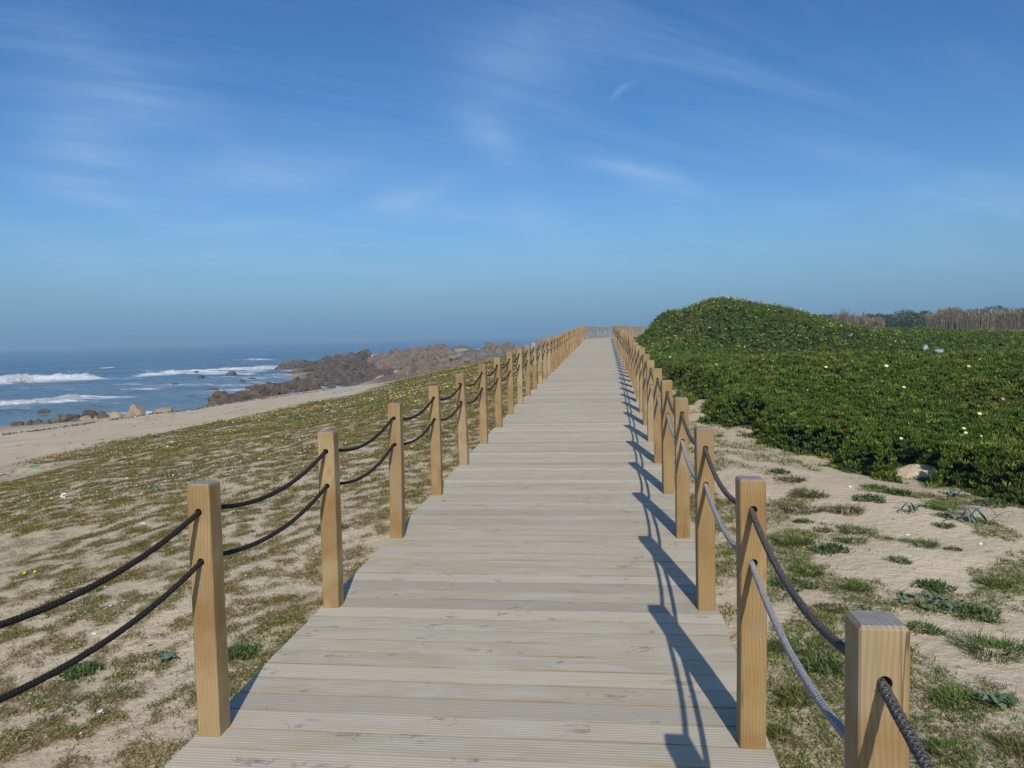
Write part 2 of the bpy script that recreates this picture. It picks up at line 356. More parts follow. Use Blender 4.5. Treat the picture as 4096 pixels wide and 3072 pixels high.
# ------------------------------------------------------------------ materials
def attr(t, nm='col'): return t.n('ShaderNodeAttribute', attribute_name=nm)
def pos(t): return t.n('ShaderNodeNewGeometry').outputs['Position']
def f_ground(t, b):
    p = pos(t); a = t.n('ShaderNodeSeparateColor', inp={0: attr(t, 'mask').outputs['Color']})
    big = t.noise(p, .6, 4); mid = t.noise(p, 9, 5, .6); fine = t.noise(p, 160, 3, .6); grain = t.noise(p, 700, 2, .6)
    c = t.mix(t.ramp(big, .35, .65), (.56, .452, .302), (.615, .512, .356))
    c = t.mix(t.m('MULTIPLY', t.ramp(mid, .45, .75), .35), c, (.46, .365, .24))
    c = t.mix(t.m('MULTIPLY', t.ramp(fine, .62, .75), .55), c, (.24, .17, .10))
    c = t.mix(t.m('MULTIPLY', t.ramp(grain, .60, .72), .30), c, (.75, .66, .52))
    soil = t.mix(t.ramp(t.noise(p, 30, 4, .65), .35, .65), (.15, .115, .038), (.225, .165, .07))
    c = t.mix(t.m('MULTIPLY', a.outputs[0], t.m('ADD', t.m('MULTIPLY', t.ramp(t.noise(p, 45, 4, .7), .38, .60), .75), .10)), c, soil)
    c = t.mix(a.outputs[1], c, (.022, .032, .012))
    c = t.mix(t.m('MULTIPLY', a.outputs[2], .55), c, (.23, .165, .10))
    c = t.mix(t.m('MULTIPLY', t.n('ShaderNodeSeparateColor', inp={0: attr(t, 'rocky').outputs['Color']}).outputs[0], .9), c, (.125, .10, .078))
    h = t.m('ADD', t.m('MULTIPLY', t.noise(p, 14, 4, .6), 1.), t.m('MULTIPLY', fine, .12))
    return {'Base Color': c, 'Normal': t.bump(h, .55, .05), 'Roughness': .95}
M_ground = material('sand', f_ground, spec=.15)
def f_leaf(t, b):
    c = attr(t).outputs['Color']
    return {'Base Color': c, 'Roughness': .55, 'Subsurface Weight': 0.}
M_leaf = material('leaf', f_leaf, spec=.2)
M_dry = material('dry_leaf', f_leaf, rough=.9, spec=.1)
def f_plank(t, b):
    p = pos(t); a = t.n('ShaderNodeSeparateColor', inp={0: attr(t, 'plank').outputs['Color']})
    sh = t.n('ShaderNodeCombineXYZ', inp={0: t.m('MULTIPLY', a.outputs[0], 37.), 1: 0., 2: t.m('MULTIPLY', a.outputs[2], 19.)}).outputs[0]
    q = t.vm('ADD', p, sh)
    sx = t.n('ShaderNodeSeparateXYZ', inp={0: q})
    grain = t.noise(t.scl(q, (1.3, 60, 1)), 3., 6, .65, .4)
    cloud = t.noise(t.scl(q, (1., 3.2, 1)), 2.2, 4, .6, .8)
    c = t.mix(t.ramp(cloud, .36, .66), (.418, .368, .268), (.468, .436, .350))
    c = t.mix(t.m('MULTIPLY', t.ramp(a.outputs[0], .35, 1.), .75), c, (.53, .475, .375))
    c = t.mix(t.m('MULTIPLY', t.m('SUBTRACT', 1., t.ramp(a.outputs[2], .0, .35)), .6), c, (.325, .295, .245))
    c = t.mix(t.m('MULTIPLY', t.ramp(t.noise(t.scl(q, (.7, 9, 1)), 1.6, 3, .55), .56, .70), .5), c, (.50, .385, .22))
    c = t.mix(t.m('MULTIPLY', t.ramp(grain, .55, .75), .42), c, (.235, .175, .11))
    c = t.mix(t.m('MULTIPLY', t.ramp(grain, .30, .46), -.0), c, (.6, .56, .5))
    warp = t.vm('ADD', q, t.scl(t.n('ShaderNodeTexNoise', inp={'Vector': q, 'Scale': 7., 'Detail': 2.}).outputs['Color'], (.22, .07, 0)))
    vor = t.n('ShaderNodeTexVoronoi', feature='F1', voronoi_dimensions='2D', inp={'Vector': t.scl(warp, (3.6, 6.9, 1)), 'Scale': 1., 'Randomness': 1.})
    d = vor.outputs['Distance']
    some = t.ramp(t.n('ShaderNodeSeparateColor', inp={0: vor.outputs['Color']}).outputs[0], .66, .74)
    knot = t.m('MULTIPLY', t.m('MULTIPLY', t.m('SUBTRACT', 1., t.ramp(d, .03, .16)), some), t.m('ADD', .45, t.ramp(t.noise(q, 60, 3), .35, .6)))
    halo = t.m('MULTIPLY', t.m('SUBTRACT', 1., t.ramp(d, .08, .26)), some)
    ln = t.m('ABSOLUTE', t.m('SUBTRACT', t.noise(t.scl(q, (5.5, 9., 1)), 1., 2, .5, .6), .5))
    ring = t.m('MULTIPLY', t.m('MULTIPLY', t.m('SUBTRACT', 1., t.ramp(ln, .003, .022)), t.m('SUBTRACT', 1., t.ramp(d, .28, .50))), some)
    c = t.mix(t.m('MULTIPLY', halo, .40), c, (.46, .435, .38))
    c = t.mix(t.m('MULTIPLY', knot, .38), c, (.13, .105, .085))
    c = t.mix(t.m('MULTIPLY', ring, .42), c, (.15, .125, .10))
    c = t.mix(t.m('MULTIPLY', a.outputs[1], t.m('ADD', .35, t.m('MULTIPLY', t.ramp(t.noise(t.scl(q, (1.2, 2, 1)), 1.5, 3, .6), .38, .68), .6))), c, (.235, .155, .072))
    return {'Base Color': c, 'Normal': t.bump(t.noise(t.scl(q, (2, 150, 1)), 2., 4, .6), .25, .004), 'Roughness': .82}
M_plank = material('weathered_plank', f_plank, spec=.25)
def f_post(t, b):
    ob = t.n('ShaderNodeTexCoord').outputs['Object']; rnd = t.n('ShaderNodeObjectInfo').outputs['Random']
    q = t.vm('ADD', ob, t.n('ShaderNodeCombineXYZ', inp={0: t.m('MULTIPLY', rnd, 23.), 1: t.m('MULTIPLY', rnd, 11.), 2: t.m('MULTIPLY', rnd, 57.)}).outputs[0])
    warp = t.vm('ADD', q, t.scl(t.n('ShaderNodeTexNoise', inp={'Vector': t.scl(q, (1, 1, .5)), 'Scale': 5., 'Detail': 2.}).outputs['Color'], (.05, .05, .10)))
    ringv = t.n('ShaderNodeTexWave', wave_type='BANDS', bands_direction='X', inp={'Vector': t.scl(warp, (1, .35, .035)), 'Scale': 26., 'Distortion': 2.2, 'Detail': 2., 'Detail Scale': .8}).outputs['Fac']
    gr = t.noise(t.scl(q, (60, 60, 2.)), 3., 4, .6)
    tone = t.ramp(rnd, 0., 1.)
    c0 = t.mix(tone, (.36, .245, .108), (.425, .335, .195))
    c0 = t.mix(t.m('MULTIPLY', t.ramp(t.m('FRACT', t.m('MULTIPLY', rnd, 7.31)), .55, 1.), .6), c0, (.31, .185, .068))
    c0 = t.mix(t.ramp(t.noise(q, 3.2, 3), .35, .68), c0, (.27, .165, .062))
    c = t.mix(t.m('MULTIPLY', ringv, .36), c0, (.20, .115, .042))
    ck = t.noise(t.scl(q, (22, 22, .55)), 1., 2, .5)
    ck = t.m('MULTIPLY', t.m('SUBTRACT', 1., t.ramp(t.m('ABSOLUTE', t.m('SUBTRACT', ck, .5)), .002, .010)), t.ramp(t.noise(t.scl(q, (4, 4, 1.2)), 1.5, 2), .52, .60))
    c = t.mix(t.m('MULTIPLY', ck, .75), c, (.07, .04, .018))
    c = t.mix(t.m('MULTIPLY', t.ramp(gr, .5, .72), .28), c, (.23, .13, .055))
    c = t.mix(t.m('MULTIPLY', t.ramp(t.noise(t.scl(q, (3, 3, .8)), 2.5, 4, .6), .52, .70), .5), c, (.28, .225, .15))
    vor = t.n('ShaderNodeTexVoronoi', feature='F1', inp={'Vector': t.scl(warp, (7, 7, 3.0)), 'Scale': 1., 'Randomness': 1.})
    some = t.ramp(t.n('ShaderNodeSeparateColor', inp={0: vor.outputs['Color']})  .outputs[0], .50, .56)
    d = vor.outputs['Distance']
    c = t.mix(t.m('MULTIPLY', t.m('MULTIPLY', t.m('SUBTRACT', 1., t.ramp(d, .06, .16)), some), .65), c, (.13, .062, .025))
    c = t.mix(t.m('MULTIPLY', t.m('MULTIPLY', t.m('SUBTRACT', 1., t.ramp(d, .15, .40)), some), .30), c, (.52, .36, .18))
    return {'Base Color': c, 'Normal': t.bump(t.m('ADD', gr, t.m('MULTIPLY', ringv, .5)), .18, .003), 'Roughness': .62}
M_post = material('pine_post', f_post, spec=.3)
def f_end(t, b):
    ob = t.n('ShaderNodeTexCoord').outputs['Object']; rnd = t.n('ShaderNodeObjectInfo').outputs['Random']
    q = t.vm('ADD', ob, t.n('ShaderNodeCombineXYZ', inp={0: t.m('ADD', t.m('MULTIPLY', rnd, .1), -.02), 1: .045, 2: 0.}).outputs[0])
    rg = t.n('ShaderNodeTexWave', wave_type='RINGS', rings_direction='Z', inp={'Vector': t.scl(q, (1, 1, 0)), 'Scale': 26., 'Distortion': .8, 'Detail': 2.}).outputs['Fac']
    c = t.mix(rg, (.34, .315, .285), (.25, .225, .195))
    c = t.mix(t.m('MULTIPLY', t.ramp(t.noise(q, 30, 3), .45, .6), .5), c, (.22, .21, .20))
    return {'Base Color': c, 'Normal': t.bump(rg, .2, .002), 'Roughness': .85}
M_end = material('end_grain', f_end, spec=.2)
def rope_mat(name, dark, light, amt):
    def f(t, b):
        p = pos(t); a = attr(t, 'uvs').outputs['Color']
        s_ = t.n('ShaderNodeSeparateColor', inp={0: a})
        br1 = t.m('SINE', t.m('ADD', t.m('MULTIPLY', s_.outputs[0], 420.), t.m('MULTIPLY', s_.outputs[1], 25.13)))
        br2 = t.m('SINE', t.m('SUBTRACT', t.m('MULTIPLY', s_.outputs[0], 420.), t.m('MULTIPLY', s_.outputs[1], 25.13)))
        h = t.m('MAXIMUM', br1, br2)
        c = t.mix(t.m('MULTIPLY', t.ramp(t.noise(p, 330, 3, .7), .52, .68), amt), dark, light)
        c = t.mix(t.m('MULTIPLY', t.ramp(h, .3, -.6), .6), c, tuple(x*.35 for x in dark))
        return {'Base Color': c, 'Normal': t.bump(t.m('ADD', h, t.m('MULTIPLY', t.noise(p, 600, 2), 1.5)), .7, .003), 'Roughness': .9}
    return material(name, f, spec=.15)
M_rope_black = rope_mat('charcoal_rope', (.032, .028, .026), (.16, .15, .14), .6)
M_rope_grey = rope_mat('dark_grey_rope', (.105, .095, .086), (.50, .47, .44), .85)
M_rope_pale = rope_mat('pale_grey_rope', (.42, .41, .40), (.62, .61, .60), .8)
def rock_mat(name, c1, c2, c3, lich=(.42, .22, .05), la=0.):
    def f(t, b):
        p = pos(t); n = t.noise(p, .9, 6, .65, .3); m_ = t.noise(p, 5., 5, .7)
        c = t.mix(t.ramp(n, .36, .64), c1, c2)
        c = t.mix(t.m('MULTIPLY', t.ramp(m_, .5, .72), .6), c, c3)
        if la: c = t.mix(t.m('MULTIPLY', t.ramp(t.noise(p, .55, 5, .6), .62-.2*la, .74-.2*la), .8), c, lich)
        h = t.m('ADD', t.noise(p, 2.2, 8, .7, .4), t.m('MULTIPLY', t.n('ShaderNodeTexVoronoi', feature='DISTANCE_TO_EDGE', inp={'Vector': p, 'Scale': 1.3}).outputs['Distance'], .8))
        return {'Base Color': c, 'Normal': t.bump(h, .9, .25), 'Roughness': .9}
    return material(name, f, spec=.2)
M_rk_dark = rock_mat('dark_rock', (.080, .060, .044), (.15, .115, .082), (.21, .165, .115))
M_rk_brown = rock_mat('brown_rock', (.095, .064, .040), (.155, .112, .074), (.12, .095, .068), la=.15, lich=(.20, .10, .045))
M_rk_lich = rock_mat('lichen_rock', (.14, .115, .088), (.235, .19, .14), (.10, .088, .075), la=.5, lich=(.30, .17, .065))
M_rk_pale = rock_mat('pale_rock', (.37, .275, .175), (.46, .36, .25), (.27, .20, .13))
M_rk_grey = rock_mat('grey_rock', (.13, .115, .095), (.20, .175, .14), (.09, .08, .068))
def f_sea(t, b):
    p = pos(t); a = t.n('ShaderNodeSeparateColor', inp={0: attr(t, 'mask').outputs['Color']})
    f1 = t.noise(t.scl(p, (.35, 1., 1)), .16, 7, .62, .6); f2 = t.noise(t.scl(p, (.5, 1.1, 1)), .9, 6, .7, .8)
    foam = t.ramp(t.m('ADD', t.m('ADD', t.m('MULTIPLY', f1, .62), t.m('MULTIPLY', f2, .38)), t.m('MULTIPLY', a.outputs[0], .42)),   .645, .77)
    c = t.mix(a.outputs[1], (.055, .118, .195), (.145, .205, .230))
    c = t.mix(foam, c, (.74, .77, .78))
    h = t.m('ADD', t.noise(t.scl(p, (.55, 1., 1)), .28, 5, .6), t.m('ADD', t.m('MULTIPLY', t.noise(t.scl(p, (.6, 1., 1)), 1.1, 4, .6), .35), t.m('MULTIPLY', t.noise(t.scl(p, (.6, 1., 1)), .035, 3, .5), 2.2)))
    return {'Base Color': c, 'Normal': t.bump(h, 1., 1.0), 'Roughness': t.m('ADD', t.m('MULTIPLY', foam, .6), .22), 'IOR': 1.33}
M_sea = material('sea_water', f_sea, spec=.5)
def f_foam(t, b):
    p = pos(t); n = t.noise(p, 3.2, 6, .7)
    return {'Base Color': t.mix(t.ramp(n, .40, .62), (.55, .58, .60), (.84, .84, .83)), 'Normal': t.bump(n, 1., .3), 'Roughness': .9}
M_foam = material('wave_foam', f_foam, spec=.2)
def plain(name, col, rough=.7, var=.25, sc=20., spec=.3):
    def f(t, b):
        p = t.n('ShaderNodeTexCoord').outputs['Object']
        n = t.noise(p, sc, 5, .65)
        return {'Base Color': t.mix(t.ramp(n, .35, .65), tuple(c*(1-var) for c in col), tuple(min(1, c*(1+var*.5)) for c in col)), 'Normal': t.bump(n, .3, .01), 'Roughness': rough}
    return material(name, f, spec=spec)

# ------------------------------------------------------------------ ground sheet
def ground():
    th = np.concatenate([np.linspace(-180, -72, 50, endpoint=False), np.linspace(-72, 46, 430, endpoint=False), np.linspace(46, 180, 60, endpoint=False)])
    th = R(1)*th
    rr = np.concatenate([[.25, .6, 1.0, 1.4], 1.8*np.exp(np.linspace(0, math.log(700/1.8), 470)), [1200, 3000, 9000, 20000]])
    TH, RR = np.meshgrid(th, rr); x = (RR*np.sin(TH)).ravel(); y = (RR*np.cos(TH)).ravel()
    z = terrain(x, y)
    vl = veg_left(x, y)+.55*veg_right(x, y); mi = mat_in(x, y)
    mt = sst(mi, -.05, .25)*(y < 70)*(x < 40)
    d2 = np.clip((z-SEA-.15)/.45, 0, 1); wet = (1-d2)*(x < 0)
    m = np.stack([np.clip(vl, 0, 1), mt, wet], 1)
    ro = np.zeros(len(x)); kk = np.where((y > 50) & (y < 180) & (x < 2))[0]; O = np.array([o[:2] for o in _oc])
    for i0 in range(0, len(kk), 8000):
        j_ = kk[i0:i0+8000]; dd = np.sqrt(((x[j_, None]-O[None, :, 0])**2+(y[j_, None]-O[None, :, 1])**2)).min(1); ro[j_] = 1-sst(dd, 3., 6.)
    ro = np.stack([ro, 0*ro, 0*ro], 1)
    nt, nr = len(th), len(rr); i = np.arange(nr-1)[:, None]*nt; j = np.arange(nt)[None]; k = (j+1) % nt
    F = np.stack([i+j, i+j+nt, i+k+nt, i+k], -1).reshape(-1, 4)[:, ::-1]
    me = np_mesh('ground', np.stack([x, y, z], 1), F, {'mask': m, 'rocky': ro}, True)
    tag(link('ground', me, M_ground), 'pale beach sand and low dunes on both sides of the boardwalk', 'sand', kind='structure')
ground()

# ------------------------------------------------------------------ sea
WH = .8
WAVES = {  # crest as pixels with heights (m)
    'A': ([(-200, 1631), (0, 1627), (110, 1621), (200, 1611), (262, 1601), (297, 1592)], .62),
    'B': ([(-250, 1545), (0, 1531), (120, 1523), (250, 1519), (330, 1516), (383, 1512)], 1.15),
    'C': ([(593, 1502), (640, 1499), (740, 1496), (840, 1493), (950, 1488), (1060, 1481), (1110, 1476)], .95),
    'D': ([(421, 1477), (445, 1475), (478, 1473)], .42),
    'E': ([(937, 1440.5), (958, 1440.2), (978, 1440.0)], .42),
    'F': ([(994, 1441.0), (1020, 1440.4), (1052, 1439.8)], .60)}
def crest(pts): return np.array([at_z(a, b, -5.0)[:2] for a, b in pts])
def poly_dist(x, y, C):
    best = np.full(len(x), 1e9)
    for a, b in zip(C[:-1], C[1:]):
        ab = b-a; q = np.clip(((x-a[0])*ab[0]+(y-a[1])*ab[1])/(ab@ab), 0, 1)
        best = np.minimum(best, np.hypot(x-a[0]-q*ab[0], y-a[1]-q*ab[1]))
    return best
ROCKY = [at_z(a, b, -4.9)[:2] for a, b in [(1101, 1476), (1250, 1480), (1300, 1505), (1150, 1500), (1200, 1545), (980, 1560), (830, 1488), (925, 1492), (715, 1538), (1000, 1525), (560, 1650), (880, 1535)]]
def sea():
    th = R(1)*np.concatenate([np.linspace(-160, -62, 50, endpoint=False), np.linspace(-62, 10, 500), np.linspace(11, 40, 40)])
    rr = np.concatenate([22*np.exp(np.linspace(0, math.log(420/22), 330, endpoint=False)), 420*np.exp(np.linspace(0, math.log(16000/420), 80))])
    TH, RR = np.meshgrid(th, rr); x = (RR*np.sin(TH)).ravel(); y = (RR*np.cos(TH)).ravel(); r = RR.ravel()
    fade = 1-sst(r, 250, 600)
    n = np.array([-.80, .60]); u = x*n[0]+y*n[1]; v = x*n[1]-y*n[0]
    z = (fbm(u*.16, v*.05, oct=4, seed=71)-.5)*.9 + (fbm(u*.7, v*.3, oct=3, seed=73)-.5)*.22
    z *= fade*np.clip((r-30)/40, .25, 1)
    foam = .24*sst(r, 45, 70)*(1-sst(r, 150, 260))
    for k, (pts, h) in WAVES.items():
        C = crest(pts); d = poly_dist(x, y, C)
        z += h*.55*np.exp(-(d/2.2)**2)
        front = poly_dist(x, y, C+np.array([2.5, -3.5]))
        foam = np.maximum(foam, .62*np.exp(-(d/(6.5 if h > .5 else 2.))**2)); 
    for q in ROCKY: foam = np.maximum(foam, .50*np.exp(-(np.hypot(x-q[0], y-q[1])/8.)**2))
    strip = crest([(300, 1580), (500, 1563), (700, 1548), (900, 1533)]); foam = np.maximum(foam, .40*np.exp(-(poly_dist(x, y, strip)/3.)**2))
    strip = crest([(560, 1509), (450, 1508), (400, 1506)]); foam = np.maximum(foam, .42*np.exp(-(poly_dist(x, y, strip)/3.)**2))
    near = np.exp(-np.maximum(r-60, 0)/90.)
    nt, nr = len(th), len(rr); i = np.arange(nr-1)[:, None]*nt; j = np.arange(nt-1)[None]
    F = np.stack([i+j, i+j+1, i+j+1+nt, i+j+nt], -1).reshape(-1, 4)[:, ::-1]
    me = np_mesh('sea', np.stack([x, y, SEA+z], 1), F[:, ::-1] if False else F, {'mask': np.stack([foam, near, 0*near], 1)}, True)
    tag(link('sea', me, M_sea), 'blue choppy sea with streaks of foam beyond the beach', 'sea', kind='structure')
sea()
def wave(key, label):
    pts, h = WAVES[key]; h *= WH; C = crest(pts)
    seg = np.concatenate([[0], np.cumsum(np.linalg.norm(np.diff(C, axis=0), axis=1))]); L = seg[-1]
    n = int(max(24, L*4.)); s_ = np.linspace(0, L, n); cx = np.interp(s_, seg, C[:, 0]); cyy = np.interp(s_, seg, C[:, 1])
    T = np.stack([np.gradient(cx), np.gradient(cyy)], 1); T /= np.linalg.norm(T, axis=1)[:, None]; Nn = np.stack([-T[:, 1], T[:, 0]], 1)  # seaward
    m = 22; vv = np.linspace(0, 1, m)
    tap = np.minimum(sst(s_/L, 0, .05 if key != 'C' else .2), sst(1-s_/L, 0, .09))*(.72+.56*fbm(s_*.35, s_*0, oct=3, seed=81+ord(key)))
    W = (1.1+1.3*h)
    V = []
    for k in range(n):
        off = (vv-.45)*W*2.0*(.5+.5*tap[k])
        prof = np.where(vv < .35, sst(vv, 0, .30), 1-sst(vv, .38, 1.)*.95)*h*tap[k]
        x = cx[k]+Nn[k, 0]*off; y = cyy[k]+Nn[k, 1]*off
        V.append(np.stack([x, y, SEA-.06+prof], 1))
    V = np.array(V).reshape(-1, 3)
    d = (fbm(V[:, 0]*2.2, V[:, 1]*2.2, V[:, 2]*2.2, oct=4, seed=83, gain=.65)-.5)
    edge = np.tile(np.sin(np.pi*vv), n)
    V[:, 2] += d*.9*h*edge*np.repeat(np.clip(tap*2, 0, 1), m); V[:, 0] += d*.4*h; V[:, 1] += d*.7*h
    i = np.arange(n-1)[:, None]*m; j = np.arange(m-1)[None]
    F = np.stack([i+j, i+j+m, i+j+m+1, i+j+1], -1).reshape(-1, 4)
    tag(link('breaking_wave', np_mesh('breaking_wave', V, F, smooth=True), M_foam), label, 'wave', 'breaking waves on the sea')
wave('A', 'white breaking wave nearest the beach, left of the boulders')
wave('B', 'broad white breaker at the left edge, second wave out from the beach')
wave('C', 'long white breaker running right up to the dark rocky point')
wave('D', 'tiny lone whitecap just beyond the gap between the two long breakers')
wave('E', 'smaller left half of the split whitecap far out near the point')
wave('F', 'larger right half of the split whitecap far out near the point')

# ------------------------------------------------------------------ rocks
def rock_verts(seed, dims, sub=3, planes=11, rough=.12, flat=.55):
    bm = bmesh.new(); bmesh.ops.create_icosphere(bm, subdivisions=sub, radius=1)
    V = np.array([v.co[:] for v in bm.verts]); F = np.array([[v.index for v in f.verts] for f in bm.faces]); bm.free()
    r = np.random.default_rng(seed)
    for _ in range(planes):
        n = r.normal(size=3); n /= np.linalg.norm(n); d = r.uniform(flat, .92)
        e = V@n-d; V = V-np.clip(e, 0, None)[:, None]*n*.92
    f = fbm(V[:, 0]*2.2+seed, V[:, 1]*2.2, V[:, 2]*2.2, oct=4, seed=seed, gain=.6)-.5
    g = np.abs(fbm(V[:, 0]*3.5-seed, V[:, 1]*3.5, V[:, 2]*3.5, oct=3, seed=seed+9)-.5)
    V = V*(1+f*rough*2.2-g*rough*1.2)[:, None]*np.asarray(dims)/2.0
    return V, F
def boulder(px0, px1, pyt, pyb, zb, mat, label, seed, cat='boulder', group='boulders at the top of the beach', name='boulder', rough=.10, depth=None):
    c = at_z((px0+px1)/2, pyb, zb) if depth is None else at_d((px0+px1)/2, pyb, depth)
    k = np.dot(c, FW); wd = (px1-px0)/FPX*k; ht = (pyb-pyt)/FPX*k
    V, F = rock_verts(seed, (wd*1.08, wd*.9, ht*2.0), 4, 12, rough)
    V[:, 2] = np.where(V[:, 2] < -ht*.4, -ht*.4, V[:, 2])
    a = math.atan2(-c[0], c[1]); co, si = math.cos(a), math.sin(a)
    V = np.stack([V[:, 0]*co-V[:, 1]*si, V[:, 0]*si+V[:, 1]*co, V[:, 2]], 1)
    o = link(name, np_mesh(name, V, F, smooth=True), mat); o.location = (c[0]-math.sin(a)*wd*.4, c[1]+math.cos(a)*wd*.4, c[2]+EYE)
    return tag(o, label, cat, group)
def q3(x, y): return x*.36166, 1300+y*.36166
for i, (x0, x1, yt, yb, z, mt, lb) in enumerate([
    (1365, 1655, 858, 1032, -4.62, M_rk_pale, 'largest pale boulder with an orange lichen tip on the beach'),
    (1655, 1940, 900, 1002, -4.62, M_rk_pale, 'low pale wedge shaped boulder just right of the largest one'),
    (1180, 1392, 918, 1042, -4.66, M_rk_pale, 'greyish tan boulder leaning against the left of the largest one'),
    (870, 1090, 925, 1010, -4.86, M_rk_dark, 'dark boulder at the back of the row, against the sea'),
    (738, 885, 958, 1034, -4.84, M_rk_dark, 'dark rounded boulder standing up in the middle of the row'),
    (552, 757, 980, 1078, -4.82, M_rk_grey, 'broad dark grey boulder with a flat slanted face'),
    (368, 482, 1008, 1097, -4.84, M_rk_grey, 'narrow upright grey boulder near the left end of the row'),
    (298, 372, 1045, 1102, -4.86, M_rk_dark, 'small dark stone left of the narrow upright boulder'),
    (130, 262, 1065, 1112, -4.88, M_rk_dark, 'flat dark stones at the very left end of the boulder row'),
    (452, 565, 1040, 1096, -4.80, M_rk_grey, 'low brownish stone between the upright and the broad grey boulder'),
    (880, 1015, 985, 1062, -4.74, M_rk_pale, 'tan rounded boulder in front of the dark ones'),
    (1035, 1095, 1003, 1060, -4.72, M_rk_pale, 'small tan stone to the right of the tan rounded boulder'),
    (1125, 1245, 1030, 1092, -4.62, M_rk_pale, 'tan stone lying furthest forward on the sand'),
    (935, 1065, 1072, 1106, -4.62, M_rk_pale, 'thin flat tan slab half buried in the sand'),
    (790, 892, 1018, 1068, -4.78, M_rk_grey, 'low grey stone left of the tan rounded boulder'),
    (1090, 1215, 934, 1030, -4.84, M_rk_dark, 'dark jagged stone behind the greyish tan boulder')]):
    p0, p1 = q3(x0, yt), q3(x1, yb)
    boulder(p0[0], p1[0], p0[1], p1[1], z, mt, lb, 100+i*7)
for i, (x0, x1, yt, yb, lb) in enumerate([
    (1893, 1995, 640, 672, 'low dark rock awash between the near foam streaks'), (2140, 2215, 505, 545, 'dark rock with a hump inside the long white breaker'),
    (2180, 2260, 552, 575, 'flat dark rock just below the humped one in the breaker'), (2500, 2625, 515, 553, 'widest dark rock in the surf, left of the rocky point'),
    (2745, 2830, 578, 594, 'thin dark skerry in foam, halfway to the point'), (2640, 2715, 605, 632, 'small pointed dark rock below the thin skerry'),
    (425, 550, 930, 962, 'dark reef breaking the water left of the boulders'), (2960, 3010, 545, 560, 'tiny dark rock in foam close to the point')]):
    p0, p1 = q3(x0, yt), q3(x1, yb)
    boulder(p0[0], p1[0], p0[1], p1[1], -5.0, M_rk_dark, lb, 300+i*5, 'rock', 'dark rocks standing in the surf', 'sea_rock', .2)

def outcrop(poly, dk, mat, label, seed, size, gap=18., rough=.30, jag=1.15):
    """rocky mass: many angular blocks over the slope that the outline covers; dk maps picture height to distance"""
    r = np.random.default_rng(seed); P = [(1000+a*.40687, 1350+b*.40687) for a, b in poly]
    xs = [p[0] for p in P]; ys = [p[1] for p in P]; ky = [1350+a*.40687 for a, _ in dk]; kd = [b for _, b in dk]
    o_ = np.argsort(ky); ky = np.array(ky)[o_]; kd = np.array(kd)[o_]
    VV, FF, nb = [], [], 0; g = gap*.40687
    y = min(ys)
    while y < max(ys)+g*.3:
        x = min(xs)
        while x < max(xs):
            qx, qy = x+r.uniform(-.45, .45)*g, y+r.uniform(-.4, .4)*g*.5
            if in_poly(qx, qy, P):
                D = float(np.interp(qy, ky, kd)); c = at_d(qx, qy, D)
                s_ = size*r.choice([.45, .6, .8, 1.25], p=[.35, .3, .25, .1])*r.uniform(.8, 1.2)*D/100
                V, F = rock_verts(int(seed*1000+nb % 977), (s_*r.uniform(.9, 1.9), s_*r.uniform(.9, 1.8), s_*r.uniform(.6, 1.25)*jag), 3 if s_ > 1.2 else 2, 8, rough, .42)
                a, b_ = r.uniform(0, 6.28), r.uniform(-.5, .5); co, si = math.cos(a), math.sin(a)
                V = np.stack([V[:, 0]*co-V[:, 1]*si, V[:, 0]*si+V[:, 1]*co, V[:, 2]+V[:, 0]*b_], 1)
                VV.append(V+c+np.array([0, 0, EYE-s_*.36])); FF.append(F+nb); nb += len(V)
            x += g
        y += g*.42
    me = np_mesh('rock_outcrop', np.concatenate(VV), np.concatenate(FF), smooth=False)
    return tag(link('rock_outcrop', me, globals()['M_rk_'+mat]), label, 'rocks', 'rock outcrops along the shore')
for a in OUT: outcrop(*a)
boulder(1000+580*.40687, 1000+652*.40687, 1350+368*.40687, 1350+432*.40687, 0, M_rk_dark, 'upright dark block standing alone beside the surge pool', 411, 'rock', 'rock outcrops along the shore', 'rock_block', .15, 90)
boulder(1000+1405*.40687, 1000+1478*.40687, 1350+315*.40687, 1350+348*.40687, 0, plain('quartz_rock', (.45, .43, .39)), 'whitish slab of stone at the edge of the lichened outcrop', 412, 'rock', 'rock outcrops along the shore', 'rock_slab', .08, 84)

